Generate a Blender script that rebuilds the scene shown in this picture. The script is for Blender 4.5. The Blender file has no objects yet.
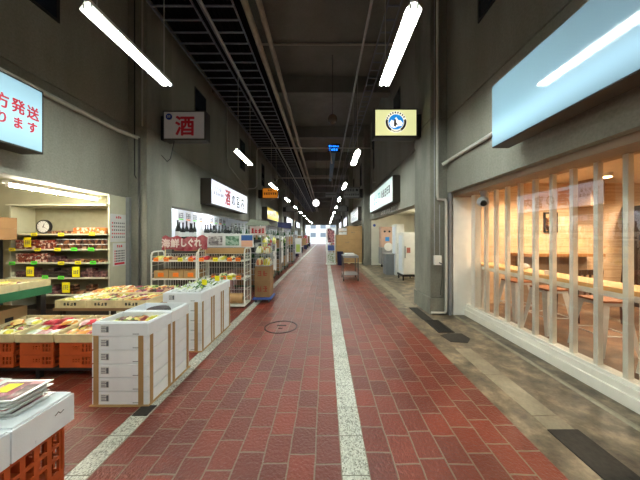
import bpy, bmesh, math, random
from mathutils import Vector, Matrix, Euler
PI = math.pi
rnd = random.Random(7)
SC = bpy.context.scene
COL = SC.collection

# ---------------------------------------------------------------- camera, world, exposure
cd = bpy.data.cameras.new('camera'); cam = bpy.data.objects.new('camera', cd); COL.objects.link(cam)
cd.sensor_width = 36; cd.lens = 13.5; cd.shift_x = -5/640; cd.shift_y = -4/640
cd.clip_start = 0.05; cd.clip_end = 400
cam.location = (0, 0, 1.5); cam.rotation_euler = (PI/2, 0, 0)
SC.camera = cam
SC.view_settings.view_transform = 'Standard'; SC.view_settings.look = 'None'
SC.view_settings.exposure = 1.42; SC.view_settings.gamma = 1; SC.view_settings.use_curve_mapping = False
SC.cycles.use_denoising = True
SC.cycles.max_bounces = 8; SC.cycles.diffuse_bounces = 4; SC.cycles.sample_clamp_indirect = 6
TUBE = 52.0          # strength of the corridor's fluorescent tubes
wd = bpy.data.worlds.new('world'); SC.world = wd; wd.use_nodes = True
bg = wd.node_tree.nodes['Background']; bg.inputs[0].default_value = (0.86, 0.93, 1, 1); bg.inputs[1].default_value = 1.0

# ---------------------------------------------------------------- materials
def s2l(c):
    return tuple((v/255/12.92 if v/255 <= .04045 else ((v/255+.055)/1.055)**2.4) for v in c)
_m = {}
def mat(name, col, rough=.6, metal=0, noise=0, nscale=8, bump=0, bscale=60, emis=0, ecol=None, spec=.5, col2=None, alpha=None):
    """procedural surface: base colour varied by noise, optional bump and emission"""
    if name in _m: return _m[name]
    m = bpy.data.materials.new(name); m.use_nodes = True; nt = m.node_tree; b = nt.nodes['Principled BSDF']
    b.inputs['Roughness'].default_value = rough; b.inputs['Metallic'].default_value = metal
    b.inputs['Specular IOR Level'].default_value = spec
    c = s2l(col); tc = nt.nodes.new('ShaderNodeTexCoord')
    nz = nt.nodes.new('ShaderNodeTexNoise'); nz.inputs['Scale'].default_value = nscale; nz.inputs['Detail'].default_value = 5
    nt.links.new(tc.outputs['Object'], nz.inputs['Vector'])
    rp = nt.nodes.new('ShaderNodeValToRGB'); nt.links.new(nz.outputs['Fac'], rp.inputs[0])
    k = noise if noise else .04
    c2 = s2l(col2) if col2 else tuple(v*(1-k) for v in c)
    rp.color_ramp.elements[0].position = .35; rp.color_ramp.elements[1].position = .65
    rp.color_ramp.elements[0].color = (*c2, 1); rp.color_ramp.elements[1].color = (*[min(1, v*(1+k*.5)) for v in c], 1)
    nt.links.new(rp.outputs[0], b.inputs['Base Color'])
    if bump:
        bn = nt.nodes.new('ShaderNodeTexNoise'); bn.inputs['Scale'].default_value = bscale; bn.inputs['Detail'].default_value = 3
        nt.links.new(tc.outputs['Object'], bn.inputs['Vector'])
        bp = nt.nodes.new('ShaderNodeBump'); bp.inputs['Strength'].default_value = bump; bp.inputs['Distance'].default_value = .01
        nt.links.new(bn.outputs['Fac'], bp.inputs['Height']); nt.links.new(bp.outputs[0], b.inputs['Normal'])
    if emis:
        b.inputs['Emission Color'].default_value = (*s2l(ecol or col), 1); b.inputs['Emission Strength'].default_value = emis
    _m[name] = m; return m

def nodes(name):
    m = bpy.data.materials.new(name); m.use_nodes = True; nt = m.node_tree
    _m[name] = m
    return m, nt, nt.nodes['Principled BSDF']
def N(nt, t, **kw):
    n = nt.nodes.new('ShaderNode'+t)
    for k, v in kw.items():
        if k.startswith('i_'): n.inputs[int(k[2:])].default_value = v
        else: setattr(n, k, v)
    return n
def math_(nt, op, a, b=None):
    n = N(nt, 'Math', operation=op)
    for i, v in enumerate((a, b)):
        if v is None: continue
        if isinstance(v, (int, float)): n.inputs[i].default_value = v
        else: nt.links.new(v, n.inputs[i])
    return n.outputs[0]
def ramp(nt, fac, stops):
    r = N(nt, 'ValToRGB'); nt.links.new(fac, r.inputs[0]); e = r.color_ramp.elements
    e[0].position, e[0].color = stops[0][0], (*stops[0][1], 1); e[1].position, e[1].color = stops[-1][0], (*stops[-1][1], 1)
    for p, c in stops[1:-1]:
        x = e.new(p); x.color = (*c, 1)
    return r.outputs[0]

def brick_mat():
    m, nt, b = nodes('red_paving'); L = nt.links.new
    uv = N(nt, 'UVMap'); sp = N(nt, 'SeparateXYZ')
    nz = N(nt, 'TexNoise'); nz.inputs['Scale'].default_value = 5; nz.inputs['Detail'].default_value = 2; L(uv.outputs[0], nz.inputs['Vector'])
    sub = N(nt, 'VectorMath', operation='SUBTRACT'); L(nz.outputs['Color'], sub.inputs[0]); sub.inputs[1].default_value = (.5, .5, .5)
    sc = N(nt, 'VectorMath', operation='SCALE'); L(sub.outputs[0], sc.inputs[0]); sc.inputs['Scale'].default_value = .022
    ad = N(nt, 'VectorMath', operation='ADD'); L(uv.outputs[0], ad.inputs[0]); L(sc.outputs[0], ad.inputs[1])
    L(ad.outputs[0], sp.inputs[0])
    row = math_(nt, 'FLOOR', math_(nt, 'DIVIDE', sp.outputs[1], .1755))
    wn = N(nt, 'TexWhiteNoise', noise_dimensions='1D'); L(row, wn.inputs['W'])
    # running bond, each column slipped a little
    alt = math_(nt, 'MULTIPLY', math_(nt, 'MODULO', math_(nt, 'ADD', row, 100), 2), .11)
    u = math_(nt, 'ADD', math_(nt, 'ADD', sp.outputs[0], alt), math_(nt, 'MULTIPLY', wn.outputs['Value'], .1))
    cb = N(nt, 'CombineXYZ'); L(u, cb.inputs[0]); L(sp.outputs[1], cb.inputs[1])
    br = N(nt, 'TexBrick', offset=0.0); br.inputs['Scale'].default_value = 1
    br.inputs['Brick Width'].default_value = .226; br.inputs['Row Height'].default_value = .1755
    br.inputs['Mortar Size'].default_value = .006; br.inputs['Mortar Smooth'].default_value = .25
    L(cb.outputs[0], br.inputs['Vector'])
    br.inputs['Color1'].default_value = (*s2l((132, 50, 29)), 1); br.inputs['Color2'].default_value = (*s2l((100, 38, 25)), 1)
    br.inputs['Mortar'].default_value = (*s2l((132, 118, 98)), 1)
    n2 = N(nt, 'TexNoise'); n2.inputs['Scale'].default_value = 1.3; n2.inputs['Detail'].default_value = 2; L(uv.outputs[0], n2.inputs['Vector'])
    dirt = ramp(nt, n2.outputs['Fac'], [(.2, (.8, .78, .78)), (.8, (1, 1, 1))])
    mx = N(nt, 'MixRGB', blend_type='MULTIPLY'); mx.inputs[0].default_value = 1; L(br.outputs['Color'], mx.inputs[1]); L(dirt, mx.inputs[2])
    L(mx.outputs[0], b.inputs['Base Color'])
    n3 = N(nt, 'TexNoise'); n3.inputs['Scale'].default_value = 46; n3.inputs['Detail'].default_value = 2; L(uv.outputs[0], n3.inputs['Vector'])
    rr = ramp(nt, n2.outputs['Fac'], [(.25, (.28,)*3), (.8, (.42,)*3)])
    L(rr, b.inputs['Roughness']); b.inputs['Specular IOR Level'].default_value = .5
    h = math_(nt, 'SUBTRACT', math_(nt, 'MULTIPLY', n3.outputs['Fac'], .55), math_(nt, 'MULTIPLY', br.outputs['Fac'], .9))
    bp = N(nt, 'Bump'); bp.inputs['Strength'].default_value = 1; bp.inputs['Distance'].default_value = .016; L(h, bp.inputs['Height']); L(bp.outputs[0], b.inputs['Normal'])
    return m
def terrazzo():
    m, nt, b = nodes('granite_setts'); L = nt.links.new
    g = N(nt, 'NewGeometry'); v = N(nt, 'TexVoronoi'); v.inputs['Scale'].default_value = 110; L(g.outputs['Position'], v.inputs['Vector'])
    c = ramp(nt, v.outputs['Color'], [(.15, s2l((120, 118, 108))), (.45, s2l((190, 190, 178))), (.8, s2l((222, 222, 212)))])
    sp = N(nt, 'SeparateXYZ'); L(g.outputs['Position'], sp.inputs[0])
    fr = math_(nt, 'FRACT', math_(nt, 'DIVIDE', sp.outputs[1], .3))
    j = math_(nt, 'LESS_THAN', fr, .02)
    mx = N(nt, 'MixRGB'); L(j, mx.inputs[0]); L(c, mx.inputs[1]); mx.inputs[2].default_value = (*s2l((105, 98, 86)), 1)
    n = N(nt, 'TexNoise'); n.inputs['Scale'].default_value = 1.2; L(g.outputs['Position'], n.inputs['Vector'])
    mm = N(nt, 'MixRGB', blend_type='MULTIPLY'); mm.inputs[0].default_value = 1; L(mx.outputs[0], mm.inputs[1])
    L(ramp(nt, n.outputs['Fac'], [(.3, (.7, .68, .62)), (.6, (1, 1, 1))]), mm.inputs[2])
    L(mm.outputs[0], b.inputs['Base Color']); b.inputs['Roughness'].default_value = .4
    return m
def concrete(name, col, dark, sc=1.2, streak=0.0, rough=.8, bump=.25):
    m, nt, b = nodes(name); L = nt.links.new
    g = N(nt, 'NewGeometry')
    mp = N(nt, 'Mapping'); L(g.outputs['Position'], mp.inputs[0])
    if streak: mp.inputs['Scale'].default_value = (1, 1, .25)
    n = N(nt, 'TexNoise'); n.inputs['Scale'].default_value = sc; n.inputs['Detail'].default_value = 8; n.inputs['Roughness'].default_value = .65; L(mp.outputs[0], n.inputs['Vector'])
    c = ramp(nt, n.outputs['Fac'], [(.32, s2l(dark)), (.5, s2l(tuple((a+b_)/2 for a, b_ in zip(col, dark)))), (.66, s2l(col))])
    n2 = N(nt, 'TexNoise'); n2.inputs['Scale'].default_value = 38; n2.inputs['Detail'].default_value = 4; L(g.outputs['Position'], n2.inputs['Vector'])
    mm = N(nt, 'MixRGB', blend_type='MULTIPLY'); mm.inputs[0].default_value = 1; L(c, mm.inputs[1])
    L(ramp(nt, n2.outputs['Fac'], [(.3, (.82,)*3), (.65, (1.0,)*3)]), mm.inputs[2])
    L(mm.outputs[0], b.inputs['Base Color']); b.inputs['Roughness'].default_value = rough
    bp = N(nt, 'Bump'); bp.inputs['Strength'].default_value = bump; bp.inputs['Distance'].default_value = .01; L(n2.outputs['Fac'], bp.inputs['Height']); L(bp.outputs[0], b.inputs['Normal'])
    return m
def produce(name, cols, scale=22, rough=.3):
    """mixed coloured food seen through clear film"""
    if name in _m: return _m[name]
    m, nt, b = nodes(name); L = nt.links.new
    tc = N(nt, 'TexCoord'); oi = N(nt, 'ObjectInfo'); v = N(nt, 'TexVoronoi'); v.inputs['Scale'].default_value = scale
    ad = N(nt, 'VectorMath', operation='ADD'); L(tc.outputs['Object'], ad.inputs[0]); L(oi.outputs['Random'], ad.inputs[1]); L(ad.outputs[0], v.inputs['Vector'])
    sp = N(nt, 'SeparateColor'); L(v.outputs['Color'], sp.inputs[0])
    st = [(i/(len(cols)), s2l(c)) for i, c in enumerate(cols)]
    r = N(nt, 'ValToRGB'); r.color_ramp.interpolation = 'CONSTANT'; L(sp.outputs[0], r.inputs[0]); e = r.color_ramp.elements
    e[0].position, e[0].color = 0, (*st[0][1], 1); e[1].position, e[1].color = st[-1][0], (*st[-1][1], 1)
    for p, c in st[1:-1]:
        x = e.new(p); x.color = (*c, 1)
    L(r.outputs[0], b.inputs['Base Color']); b.inputs['Roughness'].default_value = rough
    bp = N(nt, 'Bump'); bp.inputs['Strength'].default_value = .6; bp.inputs['Distance'].default_value = .01; L(v.outputs['Distance'], bp.inputs['Height']); L(bp.outputs[0], b.inputs['Normal'])
    return m
def glass_mat():
    m = bpy.data.materials.new('window_glass'); m.use_nodes = True; nt = m.node_tree; nt.nodes.clear(); L = nt.links.new
    o = N(nt, 'OutputMaterial'); mx = N(nt, 'MixShader'); t = N(nt, 'BsdfTransparent'); g = N(nt, 'BsdfGlossy')
    t.inputs[0].default_value = (.96, .97, .96, 1); g.inputs['Roughness'].default_value = .003; ge = N(nt, 'NewGeometry'); dt = N(nt, 'VectorMath', operation='DOT_PRODUCT'); L(ge.outputs['Normal'], dt.inputs[0]); L(ge.outputs['Incoming'], dt.inputs[1])
    f2 = math_(nt, 'ADD', .1, math_(nt, 'MULTIPLY', .9, math_(nt, 'POWER', math_(nt, 'SUBTRACT', 1, math_(nt, 'ABSOLUTE', dt.outputs['Value'])), 5)))
    L(f2, mx.inputs[0]); L(t.outputs[0], mx.inputs[1]); L(g.outputs[0], mx.inputs[2]); L(mx.outputs[0], o.inputs[0])
    return m
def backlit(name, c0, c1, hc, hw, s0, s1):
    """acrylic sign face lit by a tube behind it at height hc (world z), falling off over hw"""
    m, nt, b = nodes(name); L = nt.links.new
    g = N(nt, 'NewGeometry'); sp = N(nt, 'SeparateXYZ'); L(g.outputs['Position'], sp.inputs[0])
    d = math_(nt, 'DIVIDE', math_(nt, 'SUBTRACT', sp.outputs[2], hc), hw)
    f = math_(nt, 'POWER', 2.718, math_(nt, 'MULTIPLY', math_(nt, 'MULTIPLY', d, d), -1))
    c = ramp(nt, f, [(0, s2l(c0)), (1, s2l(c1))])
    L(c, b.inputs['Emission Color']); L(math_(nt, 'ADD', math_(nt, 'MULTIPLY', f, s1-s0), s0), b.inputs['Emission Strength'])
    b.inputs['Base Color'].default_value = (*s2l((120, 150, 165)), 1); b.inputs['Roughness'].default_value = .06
    return m
def planks():
    m, nt, b = nodes('pale_plywood'); L = nt.links.new
    g = N(nt, 'NewGeometry'); sp = N(nt, 'SeparateXYZ'); L(g.outputs['Position'], sp.inputs[0])
    fr = math_(nt, 'FRACT', math_(nt, 'DIVIDE', sp.outputs[2], .16)); j = math_(nt, 'LESS_THAN', fr, .03)
    mp = N(nt, 'Mapping'); mp.inputs['Scale'].default_value = (1, 1, 14); L(g.outputs['Position'], mp.inputs[0])
    n = N(nt, 'TexNoise'); n.inputs['Scale'].default_value = 2; L(mp.outputs[0], n.inputs['Vector'])
    c = ramp(nt, n.outputs['Fac'], [(.35, s2l((208, 172, 134))), (.65, s2l((226, 194, 158)))])
    mx = N(nt, 'MixRGB'); L(j, mx.inputs[0]); L(c, mx.inputs[1]); mx.inputs[2].default_value = (*s2l((165, 122, 76)), 1)
    L(mx.outputs[0], b.inputs['Base Color']); b.inputs['Roughness'].default_value = .5
    return m

M = {}
M['brick'] = brick_mat(); M['granite'] = terrazzo(); M['glass'] = glass_mat(); M['ply'] = planks()
M['wall'] = concrete('wall_concrete', (156, 154, 142), (130, 128, 117), .9, 1)
M['pillar'] = concrete('pillar_concrete', (144, 142, 130), (108, 106, 96), 2.0, 1)
M['ceil'] = concrete('ceiling_concrete', (128, 126, 120), (108, 106, 100), .8)
M['gutter'] = concrete('gutter_concrete', (156, 138, 112), (58, 49, 38), 4.2, rough=.45)
M['gutter2'] = concrete('pale_concrete_covers', (162, 152, 130), (124, 114, 94), 2.4, rough=.55)
M['cream'] = mat('cream_paint', (226, 223, 206), .7, noise=.08, nscale=2)
M['shopwall'] = mat('beige_shop_wall', (190, 186, 158), .7, noise=.12, nscale=2)
M['white'] = mat('white_paint', (238, 236, 228), .45, noise=.04)
M['coolwhite'] = mat('white_shop_wall', (232, 236, 242), .6)  # plain cool white surface, emits nothing
M['offwhite'] = mat('off_white_wood', (242, 236, 224), .5, noise=.05)
M['black'] = mat('black_steel', (22, 22, 24), .5)
M['dark'] = mat('dark_brown_metal', (46, 38, 30), .5)
M['darkgrey'] = mat('dark_grey_plate', (54, 49, 44), .75, noise=.2, nscale=30, bump=.3, spec=.25)
M['steel'] = mat('brushed_steel', (150, 150, 152), .35, metal=.25, noise=.1)
M['galv'] = mat('galvanised_steel', (168, 170, 172), .5, metal=.1, noise=.15)
M['tray'] = mat('cable_ladder_steel', (112, 117, 128), .45, metal=.1)
M['pipe'] = mat('beige_pipe', (150, 138, 122), .5, noise=.15)
M['wpipe'] = mat('white_pipe', (196, 194, 184), .45)
M['conduit'] = mat('grey_conduit', (176, 172, 162), .5)
M['tube'] = mat('lit_tube', (255, 255, 255), .4, emis=TUBE, ecol=(240, 253, 246))
M['shoptube'] = mat('shop_tube', (255, 255, 255), .4, emis=90, ecol=(255, 248, 225))
M['cooltube'] = mat('cool_shop_tube', (255, 255, 255), .4, emis=48, ecol=(240, 246, 255))
M['foam'] = mat('polystyrene', (244, 247, 250), .55, bump=.12, bscale=180)
M['tape'] = mat('kraft_tape', (170, 134, 88), .5, noise=.08)
M['card'] = mat('cardboard', (178, 142, 96), .75, noise=.08, nscale=5)
M['card2'] = mat('brown_cardboard', (146, 112, 76), .75, noise=.1, nscale=5)
M['orange'] = mat('orange_plastic', (186, 84, 38), .42, noise=.08)
M['wood'] = mat('pale_crate_wood', (224, 206, 160), .65, noise=.12, nscale=14)
M['label'] = mat('white_label', (225, 226, 224), .5)
M['ink'] = mat('black_ink', (30, 30, 32), .6)
M['greyink'] = mat('grey_ink', (92, 94, 100), .6)
M['yellow'] = mat('yellow_card', (240, 226, 20), .5)
M['lime'] = mat('lime_card', (90, 220, 50), .5)
M['ocard'] = mat('orange_card', (250, 130, 30), .5)
M['green'] = mat('green_table_cloth', (30, 104, 66), .6)
M['blue'] = mat('blue_plastic', (60, 86, 160), .5)
M['navy'] = mat('navy_plastic', (26, 30, 70), .5)
M['red'] = mat('red_ink', (214, 26, 50), .5)
M['banner'] = mat('crimson_cloth', (146, 44, 58), .7, noise=.3, nscale=9, col2=(172, 100, 104))
M['film'] = mat('clear_film_white', (220, 222, 220), .25, noise=.1, nscale=20)
M['bottle'] = mat('dark_bottle_glass', (20, 24, 20), .12)
M['gbottle'] = mat('green_bottle_glass', (40, 84, 46), .12)
M['woodseat'] = mat('brown_seat_wood', (142, 86, 48), .45, noise=.2, nscale=12)
M['counter'] = mat('pine_counter', (226, 176, 112), .45, noise=.1, nscale=7)
M['stool'] = mat('white_powder_coated_steel', (200, 202, 200), .35, metal=.2)
M['cafefloor'] = concrete('cafe_floor_tile', (134, 104, 78), (70, 52, 40), 3.5, rough=.4)
M['pink'] = mat('salmon_steel', (200, 164, 146), .5)
M['cloth'] = mat('white_cloth', (220, 218, 216), .8, noise=.1)
P = [produce('mixed_vegetables', [(220, 204, 110), (150, 70, 60), (90, 120, 56), (204, 150, 90), (226, 220, 170), (110, 64, 70), (140, 150, 80)]),
     produce('red_packets', [(190, 30, 50), (214, 60, 66), (226, 180, 180), (160, 20, 40)], 14),
     produce('orange_packets', [(226, 150, 60), (230, 196, 120), (196, 110, 60), (236, 224, 190)], 16),
     produce('yellow_packets', [(222, 210, 70), (236, 230, 150), (190, 180, 50), (238, 236, 210)], 16),
     produce('green_packets', [(84, 130, 50), (140, 170, 80), (60, 90, 44), (200, 206, 150)], 20),
     produce('purple_packets', [(110, 40, 60), (150, 60, 84), (80, 34, 44), (196, 130, 130)], 18),
     produce('brown_packets', [(90, 52, 34), (130, 84, 54), (60, 38, 28), (180, 140, 110)], 18),
     produce('white_packets', [(222, 222, 214), (190, 196, 180), (234, 234, 230), (150, 166, 120)], 18)]
PN = ['mixed vegetable', 'red', 'orange', 'yellow', 'green', 'purple', 'brown', 'white']

# ---------------------------------------------------------------- mesh helpers
class MB:
    def __init__(s): s.bm = bmesh.new(); s.mi = 0
    def _f(s, vs):
        try: f = s.bm.faces.new(vs); f.material_index = s.mi; return f
        except ValueError: return None
    def box(s, x0, x1, y0, y1, z0, z1, M_=None):
        c = [Vector((x, y, z)) for z in (z0, z1) for y in (y0, y1) for x in (x0, x1)]
        if M_ is not None: c = [M_ @ v for v in c]
        v = [s.bm.verts.new(p) for p in c]
        for q in ((0, 2, 3, 1), (4, 5, 7, 6), (0, 1, 5, 4), (1, 3, 7, 5), (3, 2, 6, 7), (2, 0, 4, 6)): s._f([v[i] for i in q])
        return s
    def cbox(s, cx, cy, cz, sx, sy, sz, M_=None):
        return s.box(cx-sx/2, cx+sx/2, cy-sy/2, cy+sy/2, cz-sz/2, cz+sz/2, M_)
    def tube(s, pts, r, n=10, r2=None, cap=True):
        pts = [Vector(p) for p in pts]; rings = []; N_ = len(pts)
        up = Vector((0, 0, 1)); d0 = (pts[1]-pts[0]).normalized()
        if abs(d0.dot(up)) > .9: up = Vector((1, 0, 0))
        a = d0.cross(up).normalized()
        for i, p in enumerate(pts):
            d = ((pts[i+1]-p).normalized() if i < N_-1 else Vector()) + ((p-pts[i-1]).normalized() if i else Vector())
            d.normalize(); a = (a - d*a.dot(d)).normalized(); b = d.cross(a)
            rr = r if r2 is None else r+(r2-r)*i/(N_-1)
            rings.append([s.bm.verts.new(p+a*math.cos(2*PI*k/n)*rr+b*math.sin(2*PI*k/n)*rr) for k in range(n)])
        for i in range(N_-1):
            for k in range(n): s._f([rings[i][k], rings[i][(k+1) % n], rings[i+1][(k+1) % n], rings[i+1][k]])
        if cap: s._f(rings[0][::-1]); s._f(rings[-1])
        return s
    def lathe(s, prof, c=(0, 0, 0), n=16):
        c = Vector(c); rings = []
        for r, z in prof: rings.append([s.bm.verts.new(c+Vector((math.cos(2*PI*k/n)*max(r, .0005), math.sin(2*PI*k/n)*max(r, .0005), z))) for k in range(n)])
        for i in range(len(rings)-1):
            for k in range(n): s._f([rings[i][k], rings[i][(k+1) % n], rings[i+1][(k+1) % n], rings[i+1][k]])
        s._f(rings[0][::-1]); s._f(rings[-1]); return s
    def prism(s, pts, M_, d):
        """2-d outline (x, y) extruded from z=0 to z=d in the frame M_"""
        a = [s.bm.verts.new(M_ @ Vector((x, y, 0))) for x, y in pts]; b = [s.bm.verts.new(M_ @ Vector((x, y, d))) for x, y in pts]
        n = len(pts); s._f(a[::-1]); s._f(b)
        for i in range(n): s._f([a[i], a[(i+1) % n], b[(i+1) % n], b[i]])
        return s
    def sphere(s, c, r, sx=1, sy=1, sz=1, n=14):
        mt = Matrix.Translation(c) @ Matrix.Diagonal((sx, sy, sz, 1))
        g = bmesh.ops.create_uvsphere(s.bm, u_segments=n, v_segments=n//2+2, radius=r, matrix=mt)
        for v in g['verts']:
            for f in v.link_faces: f.material_index = s.mi
        return s
    def build(s, name, mats, parent=None, bevel=0, smooth=False, origin=None):
        bm = s.bm
        if bevel: bmesh.ops.bevel(bm, geom=list(bm.edges), offset=bevel, segments=1, affect='EDGES', profile=.5)
        bmesh.ops.recalc_face_normals(bm, faces=list(bm.faces))
        if parent is None:
            if origin is None:
                xs = [v.co.x for v in bm.verts]; ys = [v.co.y for v in bm.verts]; zs = [v.co.z for v in bm.verts]
                origin = Vector(((min(xs)+max(xs))/2, (min(ys)+max(ys))/2, min(zs)))
            off = Vector(origin)
        else:
            off = Vector(parent.location) + (Vector(parent.parent.location) if parent.parent else Vector())
        for v in bm.verts: v.co -= off
        me = bpy.data.meshes.new(name); bm.to_mesh(me); bm.free()
        for m in (mats if isinstance(mats, (list, tuple)) else [mats]): me.materials.append(m)
        if smooth:
            me.polygons.foreach_set('use_smooth', [True]*len(me.polygons))
            me.set_sharp_from_angle(angle=math.radians(38))
        o = bpy.data.objects.new(name, me); COL.objects.link(o)
        if parent: o.parent = parent
        else: o.location = off
        return o
def tag(o, label=None, cat=None, group=None, kind=None):
    if label: o['label'] = label
    if cat: o['category'] = cat
    if group: o['group'] = group
    if kind: o['kind'] = kind
    return o
def thing(name, label, cat, loc=(0, 0, 0), group=None):
    o = bpy.data.objects.new(name, None); o.empty_display_size = .1; COL.objects.link(o); o.location = loc
    return tag(o, label, cat, group)
def struct(o): return tag(o, kind='structure')
def copy_tree(o, loc=None, rz=None, label=None, parent=None, group=None):
    c = o.copy(); COL.objects.link(c); c.parent = parent
    for ch in o.children: copy_tree(ch, parent=c)
    if loc is not None: c.location = loc
    if rz is not None: c.rotation_euler = (0, 0, rz)
    if label: c['label'] = label
    if group: c['group'] = group
    return c
ORD = ['first', 'second', 'third', 'fourth', 'fifth', 'sixth', 'seventh', 'eighth', 'ninth', 'tenth', 'eleventh', 'twelfth', 'thirteenth', 'fourteenth', 'fifteenth', 'sixteenth', 'seventeenth', 'eighteenth', 'nineteenth', 'twentieth',
       'twenty-first', 'twenty-second', 'twenty-third', 'twenty-fourth', 'twenty-fifth', 'twenty-sixth', 'twenty-seventh', 'twenty-eighth', 'twenty-ninth', 'thirtieth', 'thirty-first', 'thirty-second']

FL = Euler((PI/2, 0, PI/2)).to_matrix().to_4x4()      # a face that looks towards +X (left wall)
FR = Euler((PI/2, 0, -PI/2)).to_matrix().to_4x4()     # a face that looks towards -X (right wall)
FF = Euler((PI/2, 0, 0)).to_matrix().to_4x4()         # a face that looks back at -Y
def frame(loc, F): return Matrix.Translation(loc) @ F
def text(mb, body, size, loc, F, sx=1.0, bold=0.0, depth=.004):
    """real lettering as a shallow solid, centred on loc"""
    c = bpy.data.curves.new('t', 'FONT'); c.body = body; c.size = size; c.extrude = depth/2
    c.resolution_u = 3
    o = bpy.data.objects.new('t', c); COL.objects.link(o); bpy.context.view_layer.update()
    me = bpy.data.meshes.new_from_object(o.evaluated_get(bpy.context.evaluated_depsgraph_get()))
    xs = [v.co.x for v in me.vertices]; ys = [v.co.y for v in me.vertices]
    n0 = len(mb.bm.faces); prev = Matrix.Identity(4)
    offs = [(0, 0)] if not bold else [(bold*a, bold*b_) for a, b_ in ((0, 0), (1, 0), (-1, 0), (0, 1), (0, -1), (.7, .7), (-.7, .7), (.7, -.7), (-.7, -.7))]
    for i, (dx, dy) in enumerate(offs):
        T = frame(loc, F) @ Matrix.Diagonal((sx, 1, 1, 1)) @ Matrix.Translation((dx-(min(xs)+max(xs))/2, dy-(min(ys)+max(ys))/2, depth/2+i*.0001))
        me.transform(T @ prev.inverted()); prev = T; mb.bm.from_mesh(me)
    mb.bm.faces.ensure_lookup_table()
    for f in mb.bm.faces[n0:]: f.material_index = mb.mi
    bpy.data.objects.remove(o); bpy.data.curves.remove(c); bpy.data.meshes.remove(me)
def marks(mb, n, w, h, loc, F, r, gap=.25, d=.003, bold=.16):
    """n unreadable character-like marks in a row, w wide and h high each, centred on loc"""
    T = frame(loc, F); x = -n*w*(1+gap)/2
    for i in range(n):
        cx = x+(i+.5)*w*(1+gap)
        for k in range(r.choice((2, 3, 3))):
            y = h*(-.4+.4*k+r.uniform(-.06, .06)); ww = w*r.uniform(.35, .5)
            mb.box(cx-ww, cx+ww, y-h*bold/2, y+h*bold/2, 0, d, T)
        for k in range(r.choice((1, 2))):
            xx = cx+w*r.uniform(-.35, .35); mb.box(xx-w*bold/2, xx+w*bold/2, -h*.48, h*.48, 0, d, T)
        x += 0
def bars_frame(mb, x0, x1, y0, y1, z0, z1, t):
    """rectangular outline of four bars in a plane of constant y (y0..y1 thick)"""
    mb.box(x0, x1, y0, y1, z0, z0+t); mb.box(x0, x1, y0, y1, z1-t, z1); mb.box(x0, x0+t, y0, y1, z0+t, z1-t); mb.box(x1-t, x1, y0, y1, z0+t, z1-t)

# ---------------------------------------------------------------- the hall
XL, XR, PXL, PXR = -4.05, 2.34, -3.66, 2.02
Y0, Y1, HC = -5.0, 45.0, 7.23
HL, HR, GR = 2.29, 2.32, 3.74
LP0, RP0, BAY = 4.93, 4.6, 7.8

def floor_quads(name, quads, m):
    bm = bmesh.new(); uvl = bm.loops.layers.uv.new('UVMap')
    for x0, x1, y0, y1, off in quads:
        vs = [bm.verts.new(p) for p in ((x0, y0, 0), (x1, y0, 0), (x1, y1, 0), (x0, y1, 0))]
        f = bm.faces.new(vs)
        for l in f.loops: l[uvl].uv = (l.vert.co.y+20, l.vert.co.x-off+17.55)
    me = bpy.data.meshes.new(name); bm.to_mesh(me); bm.free(); me.materials.append(m)
    o = bpy.data.objects.new(name, me); COL.objects.link(o); return struct(o)
floor_quads('floor', [(-8.8, -1.62, Y0, Y1+.5, -1.62), (-1.475, .11, Y0, Y1+.5, .11), (.28, 1.5, Y0, Y1+.5, .28)], M['brick'])
floor_quads('trim_1', [(-1.62, -1.475, Y0, Y1+.5, 0), (.11, .28, Y0, Y1+.5, 0)], M['granite'])
floor_quads('floor_gutter', [(1.5, 6.2, Y0, Y1+.5, 0)], M['gutter'])
b = MB()
y = -1.0
while y < 30:
    if not (3.3 < y+.3 < 5.2): b.box(1.73, 1.935, y+.006, y+.594, -.02, .003)
    y += .6
struct(b.build('trim_2', M['gutter2']))
b = MB(); b.prism([(2.41, 0), (2.425, .012), (2.455, .014), (2.475, 0)], Matrix.Translation((0, 4.45, 0)) @ Euler((PI/2, 0, 0)).to_matrix().to_4x4(), 9.4)
struct(b.build('trim_3', M['gutter2']))
b = MB(); b.box(-8.8, 6.2, Y1+.5, 75, -.1, -.01); struct(b.build('floor_street', mat('pale_street', (200, 200, 200), .6, noise=.1)))
b = MB(); b.box(-8.8, 6.2, Y0, Y1, HC, HC+.2)
struct(b.build('ceiling', M['ceil']))
for i, yy in enumerate([.8+3.9*k for k in range(-1, 12)]):
    b = MB(); b.box(XL, XR, yy, yy+.32, HC-.59, HC); struct(b.build('trim_%d' % (4+i), M['ceil']))
for nm, xa, xb, h0, sgn in (('wall_left', XL-.3, XL, HL, -1), ('wall_right', XR, XR+.3, HR, 1)):
    b = MB(); b.box(xa, xb, Y0, Y1, h0, GR-.012); b.box(xa, xb, Y0, Y1, GR+.012, HC)
    if sgn < 0: b.box(xa+.05, xb-.025, Y0, Y1, GR-.012, GR+.012)
    else: b.box(xa+.025, xb-.05, Y0, Y1, GR-.012, GR+.012)
    struct(b.build(nm, M['wall']))
for side, p0, xa, xb in (('left', LP0, XL-.05, PXL), ('right', RP0, PXR, XR+.05)):
    for k in range(-1, 6):
        yy = p0+BAY*k; b = MB(); b.box(xa, xb, yy, yy+.8, .335, GR-.01); b.box(xa, xb, yy, yy+.8, GR+.01, HC)
        e = .02
        if side == 'left': b.box(xa, xb-e, yy+e, yy+.8-e, GR-.01, GR+.01); b.box(xa, xb+.015, yy-.015, yy+.815, 0, .31); b.box(xa, xb-.02, yy+.02, yy+.78, .31, .335)
        else: b.box(xa+e, xb, yy+e, yy+.8-e, GR-.01, GR+.01); b.box(xa-.015, xb, yy-.015, yy+.815, 0, .31); b.box(xa+.02, xb, yy+.02, yy+.78, .31, .335)
        struct(b.build('pillar', M['pillar']))
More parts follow.
